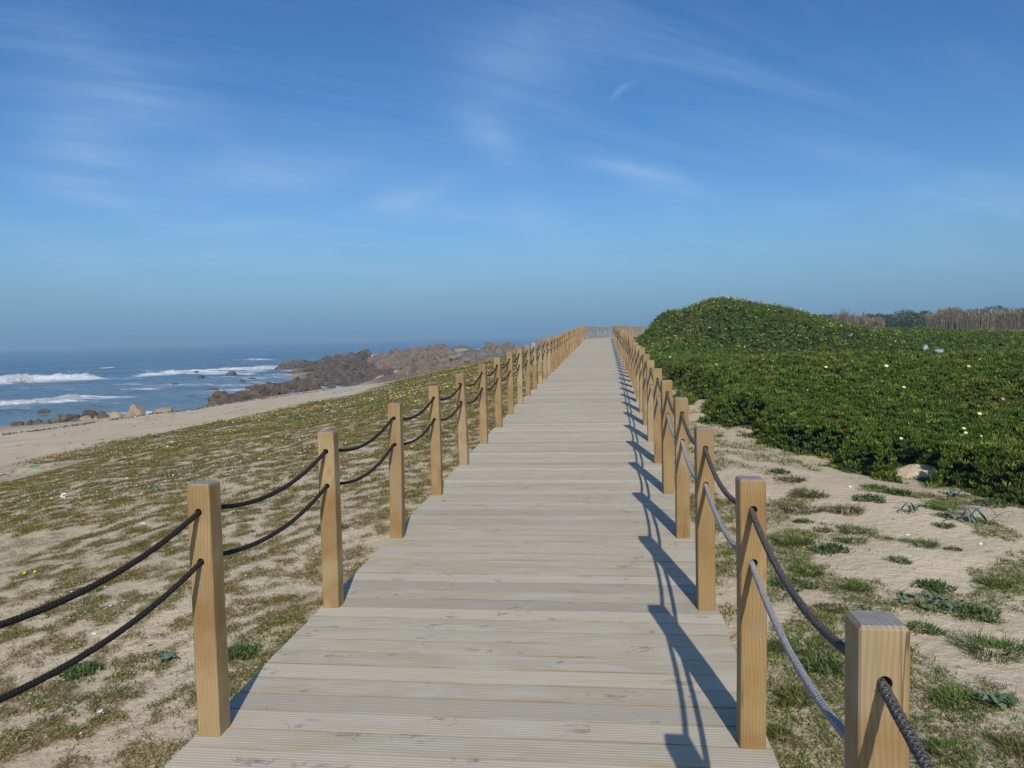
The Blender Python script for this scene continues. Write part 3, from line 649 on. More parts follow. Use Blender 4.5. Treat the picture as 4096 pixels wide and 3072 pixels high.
# ------------------------------------------------------------------ boardwalk
def boardwalk():
    PITCH_, TOP = .146, 0.
    V, F, A = [], [], []; nb = 0
    y = -1.2; k = 0
    while y < 96:
        sl = (float(zdeck(y+.1))-float(zdeck(y)))/.1; hd = float(xoff(y+.1)-xoff(y))/.1
        near = True
        if near:
            pr = [(0, -.030), (0, -.007)]; s = .0026; pr.append((s, -.001)); gp = (PITCH_-.0085)/8
            for g in range(8):
                b = s+g*gp
                pr += [(b+.0012, 0), (b+gp*.62, 0), (b+gp*.74, -.0010), (b+gp*.88, -.0010)]
            pr += [(PITCH_-.005, -.001), (PITCH_-.004, -.007), (PITCH_-.004, -.030)]
        else:
            pr = [(0, -.03), (0, -.006), (.004, 0), (PITCH_-.008, 0), (PITCH_-.004, -.006), (PITCH_-.004, -.03)]
        r1, r2, dz_ = rng.random(), rng.random(), rng.uniform(-.0012, .0012)
        eL, eR = rng.uniform(-.004, .004), rng.uniform(-.004, .004)
        x0, x1 = XL-.012+eL, XR+PW+.022+eR
        nx = 2; xs = np.linspace(x0, x1, nx)
        z0, xo = float(zdeck(y)), float(xoff(y))
        vs = []
        for (s, h) in pr:
            for x in xs:
                vs.append((x+xo+s*hd*.0, y+s-(x-XC)*hd, z0+sl*s+h+dz_)); A.append((r1, 1. if (h < -.0005 and (s < .0027 or s > PITCH_-.0055)) else 0., r2))
        n = len(pr)
        V += vs
        for a in range(n-1): F.append((nb+a*2, nb+a*2+1, nb+a*2+3, nb+a*2+2))
        # plank ends as strips down to the underside
        e0 = len(V)
        for side in (0, 1):
            x = xs[side]
            for (s, h) in pr:
                V.append((x+xo, y+s-(x-XC)*hd, z0+sl*s+h+dz_)); A.append((r1, .3, r2))
            for (s, h) in pr:
                V.append((x+xo, y+s-(x-XC)*hd, z0+sl*s-.031+dz_)); A.append((r1, .3, r2))
            b = e0+side*2*n
            for a in range(n-1): F.append((b+a, b+a+1, b+n+a+1, b+n+a))
        nb = len(V); y += PITCH_; k += 1
    me = np_mesh('boardwalk', V, F, {'plank': np.array(A)})
    o = tag(link('boardwalk', me, M_plank), 'long boardwalk of weathered grooved planks rising to the horizon', 'boardwalk', kind='structure')
    m2 = plain('joist_wood', (.22, .15, .08))
    for sx in (XL+.10, XC, XR+PW-.12):
        mb = MB(); ys = np.arange(-1.2, 96, 1.5)
        for a, b in zip(ys[:-1], ys[1:]):
            xa, xb, za, zb = sx+float(xoff(a)), sx+float(xoff(b)), float(zdeck(a))-.034, float(zdeck(b))-.034
            P = [(xa-.03, a, za-.12), (xa+.03, a, za-.12), (xa-.03, a, za), (xa+.03, a, za), (xb-.03, b, zb-.12), (xb+.03, b, zb-.12), (xb-.03, b, zb), (xb+.03, b, zb)]
            mb.add(P, [(0, 4, 6, 2), (1, 3, 7, 5), (2, 6, 7, 3), (0, 1, 5, 4)])
        link('joist', mb.mesh('joist'), m2, o)
boardwalk()

# ------------------------------------------------------------------ posts with rope holes
H_UP, H_LO, PH, HR = .892, .697, 1.0, .0145
def post_mesh(name, twist=0., bulge=0., hole=True):
    mb = MB(); h = PW/2; c = .004; sec = 16
    bands = [-.6, 0., H_LO-.05, H_LO+.05, H_UP-.05, H_UP+.05, PH-.007]
    def face(rotk):
        def tr(p):
            x, y, z = p
            for _ in range(rotk): x, y = -y, x
            return (x, y, z)
        u = h-c
        for a, b in zip(bands[:-1], bands[1:]):
            mid = (a+b)/2
            is_hole = hole and rotk in (0, 2) and (abs(mid-H_LO) < .01 or abs(mid-H_UP) < .01)
            if not is_hole:
                nz = max(1, int((b-a)/.06))
                zs = np.linspace(a, b, nz+1)
                for z0, z1 in zip(zs[:-1], zs[1:]): mb.add([tr(p) for p in [(-u, -h, z0), (u, -h, z0), (u, -h, z1), (-u, -h, z1)]], [(0, 1, 2, 3)])
            else:
                zc = mid; hz = (b-a)/2; sq, ci, inn = [], [], []
                for k in range(sec):
                    t_ = 2*math.pi*(k+.5)/sec if False else 2*math.pi*k/sec
                    cx, cz = math.cos(t_), math.sin(t_); m = max(abs(cx)/u, abs(cz)/hz)
                    sq.append((cx/m, -h, zc+cz/m)); ci.append((cx*HR, -h, zc+cz*HR)); inn.append((cx*HR, 0, zc+cz*HR))
                P = [tr(p) for p in sq+ci+inn]; Fs = []
                for k in range(sec):
                    j = (k+1) % sec; Fs += [(k, j, sec+j, sec+k), (sec+k, sec+j, 2*sec+j, 2*sec+k)]
                mb.add(P, Fs)
                # the four corners of the square patch
                ang_ = math.atan2(hz, u)
                for sxx in (1, -1):
                    for szz in (1, -1):
                        cr = (sxx*u, -h, zc+szz*hz)
                        ks = sorted(range(sec), key=lambda k: (sq[k][0]-cr[0])**2+(sq[k][2]-cr[2])**2)[:2]
                        mb.add([tr(cr), tr(sq[ks[0]]), tr(sq[ks[1]])], [(0, 1, 2)])
        # corner chamfer and top bevel
        zs = np.linspace(-.6, PH-.007, 26)
        for z0, z1 in zip(zs[:-1], zs[1:]): mb.add([tr(p) for p in [(u, -h, z0), (h, -u, z0), (h, -u, z1), (u, -h, z1)]], [(0, 1, 2, 3)])
        t2 = h-.0045; z2 = PH-.002
        mb.add([tr(p) for p in [(-u, -h, PH-.007), (u, -h, PH-.007), (t2, -t2, z2), (-t2, -t2, z2)]], [(0, 1, 2, 3)])
        mb.add([tr(p) for p in [(u, -h, PH-.007), (h, -u, PH-.007), (t2, -t2, z2)]], [(0, 1, 2)])
    for k in range(4): face(k)
    t2 = h-.0045
    mb.add([(-t2, -t2, PH-.002), (t2, -t2, PH-.002), (t2, t2, PH-.002), (-t2, t2, PH-.002)], [(0, 1, 2, 3)])
    out = []
    for (x, y, z) in mb.v:
        a = twist*max(z-.3, 0); co, si = math.cos(a), math.sin(a)
        out.append((x*co-y*si+bulge*math.sin(z*3.1), x*si+y*co, z))
    mb.v = out
    me = mb.mesh(name); me.materials.append(M_post)
    return me
POSTS = [post_mesh('wooden_post', tw, bu) for tw, bu in ((0, 0), (.10, .002), (-.12, -.003), (.04, .004), (-.05, .001))]
def end_mesh():
    mb = MB(); t2 = PW/2-.005
    mb.add([(-t2, -t2, PH-.0018), (t2, -t2, PH-.0018), (t2, t2, PH-.0018), (-t2, t2, PH-.0018), (-t2+.002, -t2+.002, PH+.0008), (t2-.002, -t2+.002, PH+.0008), (t2-.002, t2-.002, PH+.0008), (-t2+.002, t2-.002, PH+.0008)],
           [(0, 1, 5, 4), (1, 2, 6, 5), (2, 3, 7, 6), (3, 0, 4, 7), (4, 5, 6, 7)])
    me = mb.mesh('end_grain'); me.materials.append(M_end); return me
ENDM = end_mesh()
ORD = ['first', 'second', 'third', 'fourth', 'fifth', 'sixth', 'seventh', 'eighth', 'ninth', 'tenth', 'eleventh', 'twelfth', 'thirteenth', 'fourteenth', 'fifteenth', 'sixteenth', 'seventeenth', 'eighteenth',
       'nineteenth', 'twentieth', 'twenty-first', 'twenty-second', 'twenty-third', 'twenty-fourth', 'twenty-fifth']
SIDE = {'L': ('left', 'towards the sea'), 'R': ('right', 'towards the green dune')}
SPEC = {('R', 1): 'nearest post of all, cut off by the picture edge at lower right', ('L', 1): 'large squared post standing nearest on the seaward left row, grey end grain on top'}
posts = {'L': [], 'R': []}
pr = np.random.default_rng(21)
for sd_ in 'LR':
    x0 = (XL if sd_ == 'L' else XR)+PW/2; i = -1 if sd_ == 'L' else 0
    y = (Y0L if sd_ == 'L' else Y0R)+(i-1)*STEP; y0 = y
    while y < 95.5:
        hd = math.atan2(float(xoff(y+.2)-xoff(y)), .2); yc = y+PW/2
        o = bpy.data.objects.new('wooden_post', POSTS[pr.integers(len(POSTS)) if i > 1 else 0]); COL.objects.link(o)
        nat = i > 2
        o.location = (x0+float(xoff(y))*1.0, yc-(x0-XC)*math.tan(hd), float(zdeck(y))+(pr.uniform(-.008, .008) if nat else 0))
        o.rotation_euler = (pr.normal(0, .006) if nat else 0, pr.normal(0, .008) if nat else .004, -hd+(pr.normal(0, .05) if nat else 0))
        side, way = SIDE[sd_]; n = i
        if y > -1.0:
            if (sd_, i) in SPEC: lb, gr = SPEC[(sd_, i)], 'posts of the %s rope fence' % side
            elif 1 <= i <= 25: lb, gr = '%s wooden post from the front in the %s row, %s' % (ORD[i-1], side, way), 'posts of the %s rope fence' % side
            elif i < 1: lb, gr = 'wooden post of the %s row behind the viewer' % side, 'posts of the %s rope fence' % side
            elif y < 57: lb, gr = 'slim far post in the %s row where the boardwalk climbs to its end' % side, 'far posts of the %s row' % side
            else: lb, gr = 'tiny post of the %s row beyond the bend at the top of the boardwalk' % side, 'posts beyond the bend, %s row' % side
            tag(o, lb, 'post', gr)
        else:
            tag(o, 'wooden post of the %s row behind the viewer' % side, 'post', 'posts behind the viewer, %s row' % side)
        posts[sd_].append(o)
        if i <= 10:
            e = bpy.data.objects.new('end_grain', ENDM); COL.objects.link(e); e.parent = o
            if i == 1: e['label'] = 'grey weathered cut top with growth rings'
        y += STEP*(math.cos(hd)); i += 1

# ------------------------------------------------------------------ ropes
def rope(sd_, hz, rad, sag, mat, label, seed):
    r = np.random.default_rng(seed); P = []; D = []; L0 = 0
    ob = posts[sd_]; VV, FF, AA, nb = [], [], [], 0
    pts = [(o.location.x, o.location.y, o.location.z+hz) for o in ob]
    for a, b in zip(pts[:-1], pts[1:]):
        a, b = np.array(a), np.array(b); y = a[1]
        near = y < 7
        n = 200 if near else (36 if y < 20 else 10); sides = 14 if near else (10 if y < 20 else 6)
        t_ = np.linspace(0, 1, n); h = PW/2/np.linalg.norm(b-a)
        q = np.clip((t_-h)/(1-2*h), 0, 1); sg = sag*r.uniform(.88, 1.12)
        path = a[None]*(1-t_[:, None])+b[None]*t_[:, None]
        path[:, 2] -= sg*(1-(2*q-1)**2)+.003
        tw = (lambda th, s_: 1+.05*np.sin(2*th-s_*260)*np.sin(2*th+s_*260)) if near else None
        V, F = tube(path, rad, sides, tw)
        if near: V = V+r.normal(0, rad*.035, V.shape)
        s_ = np.concatenate([[0], np.cumsum(np.linalg.norm(np.diff(path, axis=0), axis=1))])+L0; L0 = s_[-1]
        AA.append(np.stack([np.repeat(s_, sides), np.tile(np.linspace(0, 1, sides, endpoint=False), n), np.zeros(n*sides)], 1))
        VV.append(V); FF.append(F+nb); nb += len(V)
        if near:                                  # loose fibres
            m = 900; k = r.integers(0, len(V), m); c = np.repeat(path, sides, 0)[k]; d = V[k]-c; d /= np.linalg.norm(d, axis=1)[:, None]
            tg = r.normal(0, 1, (m, 3)); e = V[k]+(d*.6+tg*.5)*r.uniform(.002, .006, m)[:, None]; wv = np.cross(d, tg); wv /= np.linalg.norm(wv, axis=1)[:, None]; wv *= .0004
            VV.append(np.stack([V[k]-wv, V[k]+wv, e+wv*.3, e-wv*.3], 1).reshape(-1, 3)); FF.append((np.arange(m)*4)[:, None]+np.arange(4)[None]+nb); nb += 4*m
            AA.append(np.repeat(np.stack([s_[k//sides], np.zeros(m), np.zeros(m)], 1), 4, 0))
    me = np_mesh('rope', np.concatenate(VV), np.concatenate(FF), {'uvs': np.concatenate(AA)}, True)
    tag(link('rope', me, mat), label, 'rope', 'ropes threaded through the fence posts')
rope('L', H_UP, .0098, .075, M_rope_black, 'upper charcoal rope sagging through the left row of posts', 1)
rope('L', H_LO, .0098, .075, M_rope_black, 'lower charcoal rope sagging through the left row of posts', 2)
rope('R', H_UP, .0108, .075, M_rope_grey, 'upper dark grey rope sagging through the right row of posts', 3)
rope('R', H_LO, .0108, .075, M_rope_pale, 'lower pale silvery rope sagging through the right row of posts', 4)

# ------------------------------------------------------------------ ground cover (too many to count)
def scatter(n, x0, x1, y0, y1, dens):
    x = rng.uniform(x0, x1, n); y = rng.uniform(y0, y1, n); k = rng.random(n) < dens(x, y)
    return x[k], y[k]
def in_view(x, y, mar=.08):
    a = np.arctan2(x, y)+YAW; return (np.abs(a) < math.atan(2048/FPX)+mar) & (y > .5)
MOSS = [(.150, .104, .018), (.135, .122, .016), (.085, .128, .018), (.20, .145, .04), (.145, .075, .022)]
def tufts(x, y, per, ln, wd, cols, p=None, spread=.03, lean=(.3, 1.25), lift=0.):
    n = len(x); k = per; X = np.repeat(x, k)+rng.normal(0, 1, n*k)*np.repeat(np.broadcast_to(spread, (n,)), k); Y = np.repeat(y, k)+rng.normal(0, 1, n*k)*np.repeat(np.broadcast_to(spread, (n,)), k)
    Z = terrain(X, Y)-.004+lift; L = np.repeat(np.broadcast_to(ln, (n,)), k)*rng.uniform(.5, 1.3, n*k)
    base = np.repeat(pal(n, cols, .3, p), k, 0)*rng.uniform(.75, 1.25, (n*k, 1))
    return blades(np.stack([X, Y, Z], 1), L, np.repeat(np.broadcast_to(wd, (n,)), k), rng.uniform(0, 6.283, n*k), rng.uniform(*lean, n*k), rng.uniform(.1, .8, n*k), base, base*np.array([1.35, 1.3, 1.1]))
def merge(parts):
    V, F, C, nb = [], [], [], 0
    for v, f, c in parts: V.append(v); F.append(f+nb); C.append(c); nb += len(v)
    return np.concatenate(V), np.concatenate(F), np.concatenate(C)
parts = []
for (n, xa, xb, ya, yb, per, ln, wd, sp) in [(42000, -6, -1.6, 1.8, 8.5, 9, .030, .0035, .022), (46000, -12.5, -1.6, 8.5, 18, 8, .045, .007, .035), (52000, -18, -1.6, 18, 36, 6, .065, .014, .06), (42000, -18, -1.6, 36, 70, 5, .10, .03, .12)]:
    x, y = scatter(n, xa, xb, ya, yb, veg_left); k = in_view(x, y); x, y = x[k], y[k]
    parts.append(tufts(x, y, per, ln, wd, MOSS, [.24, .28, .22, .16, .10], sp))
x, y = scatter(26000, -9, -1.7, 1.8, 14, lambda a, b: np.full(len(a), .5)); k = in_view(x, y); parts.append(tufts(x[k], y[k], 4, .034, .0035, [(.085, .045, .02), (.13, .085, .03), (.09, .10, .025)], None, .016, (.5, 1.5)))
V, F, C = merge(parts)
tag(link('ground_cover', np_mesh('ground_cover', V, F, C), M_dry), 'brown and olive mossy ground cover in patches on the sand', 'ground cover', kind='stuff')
# greyer broad-leaved weeds among it
parts = []
def wd_l(x, y): return veg_left(x, y)*sst(fbm(x*.9, y*.9, oct=3, seed=61), .54, .62)
for (n, xa, xb, ya, yb, ln, wd) in [(9000, -6, -1.6, 1.8, 9, .028, .010), (14000, -14, -1.6, 9, 22, .045, .018), (16000, -18, -1.6, 22, 60, .09, .05)]:
    x, y = scatter(n, xa, xb, ya, yb, wd_l); k = in_view(x, y); x, y = x[k], y[k]
    parts.append(tufts(x, y, 7, ln, wd, [(.12, .145, .07), (.085, .125, .04), (.06, .11, .025), (.16, .18, .10)], None, wd*1.8, (.2, 1.1)))
V, F, C = merge(parts)
tag(link('grey_green_weeds', np_mesh('grey_green_weeds', V, F, C), M_leaf), 'small grey green weeds growing in the mossy patches', 'weeds', kind='stuff')
def flowers(x, y, h, size, c_in, petals=5):
    """little open flowers: fan of petals facing up and a bit to the sun"""
    n = len(x); z = terrain(x, y)+h; c = np.stack([x, y, z], 1); az0 = rng.uniform(0, 6.28, n); V, F = [], []
    tl = rng.normal(0, .35, (n, 2))
    ring = []
    for k in range(petals*2):
        a = az0+k*math.pi/petals; rr = size*(1. if k % 2 == 0 else .55)
        dx, dy = np.cos(a)*rr, np.sin(a)*rr; ring.append(c+np.stack([dx, dy, dx*tl[:, 0]+dy*(tl[:, 1]-.3)+size*.25], 1))
    Vs = np.stack([c]+ring, 1).reshape(-1, 3); m = petals*2+1; b = (np.arange(n)*m)[:, None]
    F = np.concatenate([b+np.array([[0, 1+k, 1+(k+1) % (m-1)]]) for k in range(m-1)])
    col = np.repeat(pal(n, c_in, .15), m, 0)
    return Vs, F, col
def fl_mask(seed, lo, sc=.35):
    def f(x, y): return np.clip(veg_left(x, y)*1.2, 0, 1)*sst(fbm(x*sc, y*sc, oct=3, seed=seed), lo, lo+.12)
    return f
def near_edge(x, y): return sst(np.abs(x+10), 6.5, 2.5)
parts = []
YEL = [(.72, .50, .03), (.65, .43, .02), (.78, .60, .08)]
for (n, xa, xb, ya, yb, sz, h) in [(700, -7, -1.8, 2, 10, .013, .03), (5200, -17, -1.8, 10, 24, .022, .05), (11000, -18, -1.8, 24, 62, .045, .09)]:
    f = fl_mask(63, .47); x, y = scatter(n, xa, xb, ya, yb, lambda a, b: f(a, b)*(.35+.65*sst(b, 12, 28))); k = in_view(x, y); parts.append(flowers(x[k], y[k], h, sz, YEL))
V, F, C = merge(parts)
tag(link('yellow_flowers', np_mesh('yellow_flowers', V, F, C), M_dry), 'scattered small yellow flowers over the left dune', 'flowers', kind='stuff')
parts = []
for (n, xa, xb, ya, yb, sz, h) in [(2600, -7, -1.8, 2, 10, .008, .02), (13000, -17, -1.8, 10, 24, .015, .04), (15000, -18, -1.8, 24, 60, .030, .07)]:
    f = fl_mask(66, .46, .6); x, y = scatter(n, xa, xb, ya, yb, f); k = in_view(x, y); parts.append(flowers(x[k], y[k], h, sz, [(.78, .76, .74), (.70, .66, .68)]))
V, F, C = merge(parts)
tag(link('white_flowers', np_mesh('white_flowers', V, F, C), M_dry), 'tiny white flowers and shell bits speckling the left dune', 'flowers', kind='stuff')
# right-hand sand: short grass and dry sprigs
GRS = [(.075, .125, .016), (.105, .120, .024), (.085, .145, .022), (.14, .120, .04)]
parts = []
for (n, ya, yb, per, ln, wd, sp) in [(52000, 1.5, 8, 9, .034, .0042, .020), (16000, 8, 24, 8, .055, .007, .03)]:
    x, y = scatter(n, .5, 8, ya, yb, veg_right); k = in_view(x, y); parts.append(tufts(x[k], y[k], per, ln, wd, GRS, [.3, .3, .2, .2], sp, (.3, 1.2)))
x, y = scatter(5200, .6, 7, 2, 14, lambda a, b: (mat_in(a, b) < 0)*.5); k = in_view(x, y)
parts.append(tufts(x[k], y[k], 4, .030, .004, [(.16, .08, .04), (.10, .06, .03), (.12, .12, .04)], None, .012, (.5, 1.5)))
V, F, C = merge(parts)
tag(link('short_grass', np_mesh('short_grass', V, F, C), M_dry), 'thin short grass and dry sprigs on the right sand', 'grass', kind='stuff')
# shell grit
def pebbles(x, y, size, cols, lift=0.3):
    n = len(x); z = terrain(x, y); s_ = size*rng.uniform(.5, 1.5, n)
    base = np.array([(1, 0, 0), (-.4, .8, 0), (-.6, -.7, 0), (.1, .1, .6), (0, 0, -.6)]); V = base[None]*s_[:, None, None]
    a = rng.uniform(0, 6.28, n); co, si = np.cos(a)[:, None], np.sin(a)[:, None]
    V = np.stack([V[..., 0]*co-V[..., 1]*si, V[..., 0]*si+V[..., 1]*co, V[..., 2]], -1)*rng.uniform(.7, 1.3, (n, 1, 3))+np.stack([x, y, z+s_*lift], 1)[:, None]
    f = np.array([(0, 1, 3), (1, 2, 3), (2, 0, 3), (1, 0, 4), (2, 1, 4), (0, 2, 4)]); F = ((np.arange(n)*5)[:, None, None]+f[None]).reshape(-1, 3)
    return V.reshape(-1, 3), F, np.repeat(pal(n, cols, .2), 5, 0)
x, y = scatter(5000, -8, 7, 1.5, 14, lambda a, b: (mat_in(a, b) < 0)*((a < XL) | (a > XR+.12))*.8); k = in_view(x, y)
V, F, C = pebbles(x[k], y[k], .0045, [(.7, .68, .62), (.6, .55, .5), (.3, .22, .15), (.2, .16, .13), (.75, .74, .72)])
tag(link('shell_grit', np_mesh('shell_grit', V, F, C), M_dry), 'shell fragments and grit strewn over the sand', 'grit', kind='stuff')
def line_pts(P, n, spread):
    P = np.array([q3(*a) for a in P]); u = rng.uniform(0, len(P)-1, n); i = np.minimum(u.astype(int), len(P)-2); f = (u-i)[:, None]; q = P[i]*(1-f)+P[i+1]*f
    q[:, 1] += rng.normal(0, spread, n)
    d = FW[None]+RT[None]*((q[:, :1]-2048)/FPX)-UP[None]*((q[:, 1:]-1536)/FPX)
    g = d*(-4.5/d[:, 2:]); return g[:, 0], g[:, 1]
x1, y1 = line_pts([(0, 1252), (260, 1215), (640, 1160), (900, 1120), (1050, 1100)], 800, 2.0)
x2, y2 = line_pts([(1240, 1048), (1400, 1045), (1650, 1010), (2000, 985), (2212, 950), (2500, 900)], 1500, 1.8)
x3, y3 = line_pts([(2500, 905), (2900, 850), (3300, 790), (3700, 735)], 700, 1.4)
V, F, C = pebbles(np.r_[x1, x2, x3], np.r_[y1, y2, y3], .060, [(.07, .06, .055), (.14, .12, .10), (.10, .10, .11), (.45, .43, .42)])
tag(link('tide_wrack', np_mesh('tide_wrack', V, F, C), M_dry), 'dark lines of pebbles and seaweed along the beach', 'tide line', kind='stuff')
x, y = scatter(2600, -30, -8, 12, 62, lambda a, b: sst(fbm(a*.8, b*.8, oct=2, seed=91), .52, .66)*.35); k = in_view(x, y) & (terrain(x, y)+.0 > SEA+.25)
parts = [tufts(x[k], y[k], 6, .07, .03, [(.10, .07, .03), (.08, .09, .03), (.05, .035, .02)], None, .05, (.5, 1.3))]
V, F, C = merge(parts)
tag(link('beach_sprigs', np_mesh('beach_sprigs', V, F, C), M_dry), 'sparse dry sprigs and weed scraps on the open beach', 'plants', kind='stuff')

# ------------------------------------------------------------------ ice plant mat (too many leaves to count)
parts = []
def ice(n, xa, xb, ya, yb, ln, wd, per=6):
    x = rng.uniform(xa, xb, n); y = rng.uniform(ya, yb, n); mi = mat_in(x, y); k = (mi > .0) & in_view(x, y)
    x, y, mi = x[k], y[k], mi[k]; n = len(x)
    z = terrain(x, y)+mat_height(x, y, mi)-rng.uniform(0, .09, n)-.02
    tone = fbm(x*.45, y*.45, oct=3, seed=103); t2 = np.clip(sst(tone, .46, .66)+.85*np.exp(-((y-17.5-(x-4)*.1)/3.6)**2), 0, 1)[:, None]
    c0 = pal(n, [(.046, .086, .008), (.058, .097, .010), (.037, .076, .013)], .35)*(1-t2)+pal(n, [(.075, .085, .016), (.088, .086, .022), (.062, .084, .014)], .3)*t2
    c1 = pal(n, [(.075, .125, .013), (.105, .150, .018), (.060, .115, .022), (.30, .33, .05), (.13, .055, .02)], .3, [.33, .29, .23, .12, .03])
    K = lambda a: np.repeat(a, per, 0)
    az = K(rng.uniform(0, 6.28, n))+np.tile(np.arange(per)*6.283/per, n)+rng.normal(0, .3, n*per); tilt = rng.uniform(.15, 1.15, n*per)
    d = np.stack([np.cos(az), np.sin(az), 0*az], 1); N = d*tilt[:, None]+np.array([0, -.12, 1.])
    L = K(ln*rng.uniform(.55, 1.35, n))*rng.uniform(.75, 1.2, n*per)
    return spikes(K(np.stack([x, y, z], 1))+d*(L*.16)[:, None], N, L, K(wd*rng.uniform(.75, 1.3, n)), K(c0)*rng.uniform(.75, 1.25, (n*per, 1)), K(c1)*rng.uniform(.7, 1.3, (n*per, 1)))
parts.append(ice(70000, 1, 10, 5, 13, .055, .0145))
parts.append(ice(56000, .8, 15, 13, 22, .072, .019))
parts.append(ice(56000, .8, 26, 22, 46, .105, .030, 5))
V, F, C = merge(parts)
tag(link('ice_plant_mat', np_mesh('ice_plant_mat', V, F, C), M_leaf), 'dense green ice plant covering the bank and the mound on the right', 'ice plant', kind='stuff')
# pale flowers in the mat
def ice_fl(n, xa, xb, ya, yb, dens, size):
    x, y = scatter(n, xa, xb, ya, yb, dens); mi = mat_in(x, y); k = (mi > .3) & in_view(x, y); x, y, mi = x[k], y[k], mi[k]
    return flowers(x, y, mat_height(x, y, mi)+.10, size, [(.80, .76, .36), (.82, .80, .58), (.78, .68, .22)], 7)
cl_ = lambda a, b: sst(fbm(a*.55, b*.55, oct=2, seed=107), .40, .60)
V, F, C = merge([ice_fl(2600, 1, 11, 27, 40, lambda a, b: .08+.75*cl_(a, b), .036), ice_fl(900, 9, 26, 28, 40, lambda a, b: .4*cl_(a, b), .038), ice_fl(420, 1, 14, 12, 27, lambda a, b: .45*cl_(a, b), .030)])
tag(link('ice_plant_flowers', np_mesh('ice_plant_flowers', V, F, C), M_dry), 'many pale yellow flowers dotted over the ice plant mound', 'flowers', kind='stuff')
# straw coloured grass in the mat
parts = []
def straw(x, y): return (mat_in(x, y) > .2)*sst(fbm(x*.6, y*.6, oct=3, seed=109), .58, .70)*.6
x, y = scatter(5200, 1, 14, 12, 34, straw); k = in_view(x, y); parts.append(tufts(x[k], y[k], 5, .28, .008, [(.22, .17, .075), (.14, .14, .05), (.25, .16, .09)], None, .05, (.1, .7), .05))
V, F, C = merge(parts)
tag(link('straw_grass', np_mesh('straw_grass', V, F, C), M_dry), 'straw coloured grass blades among the ice plant', 'grass', kind='stuff')

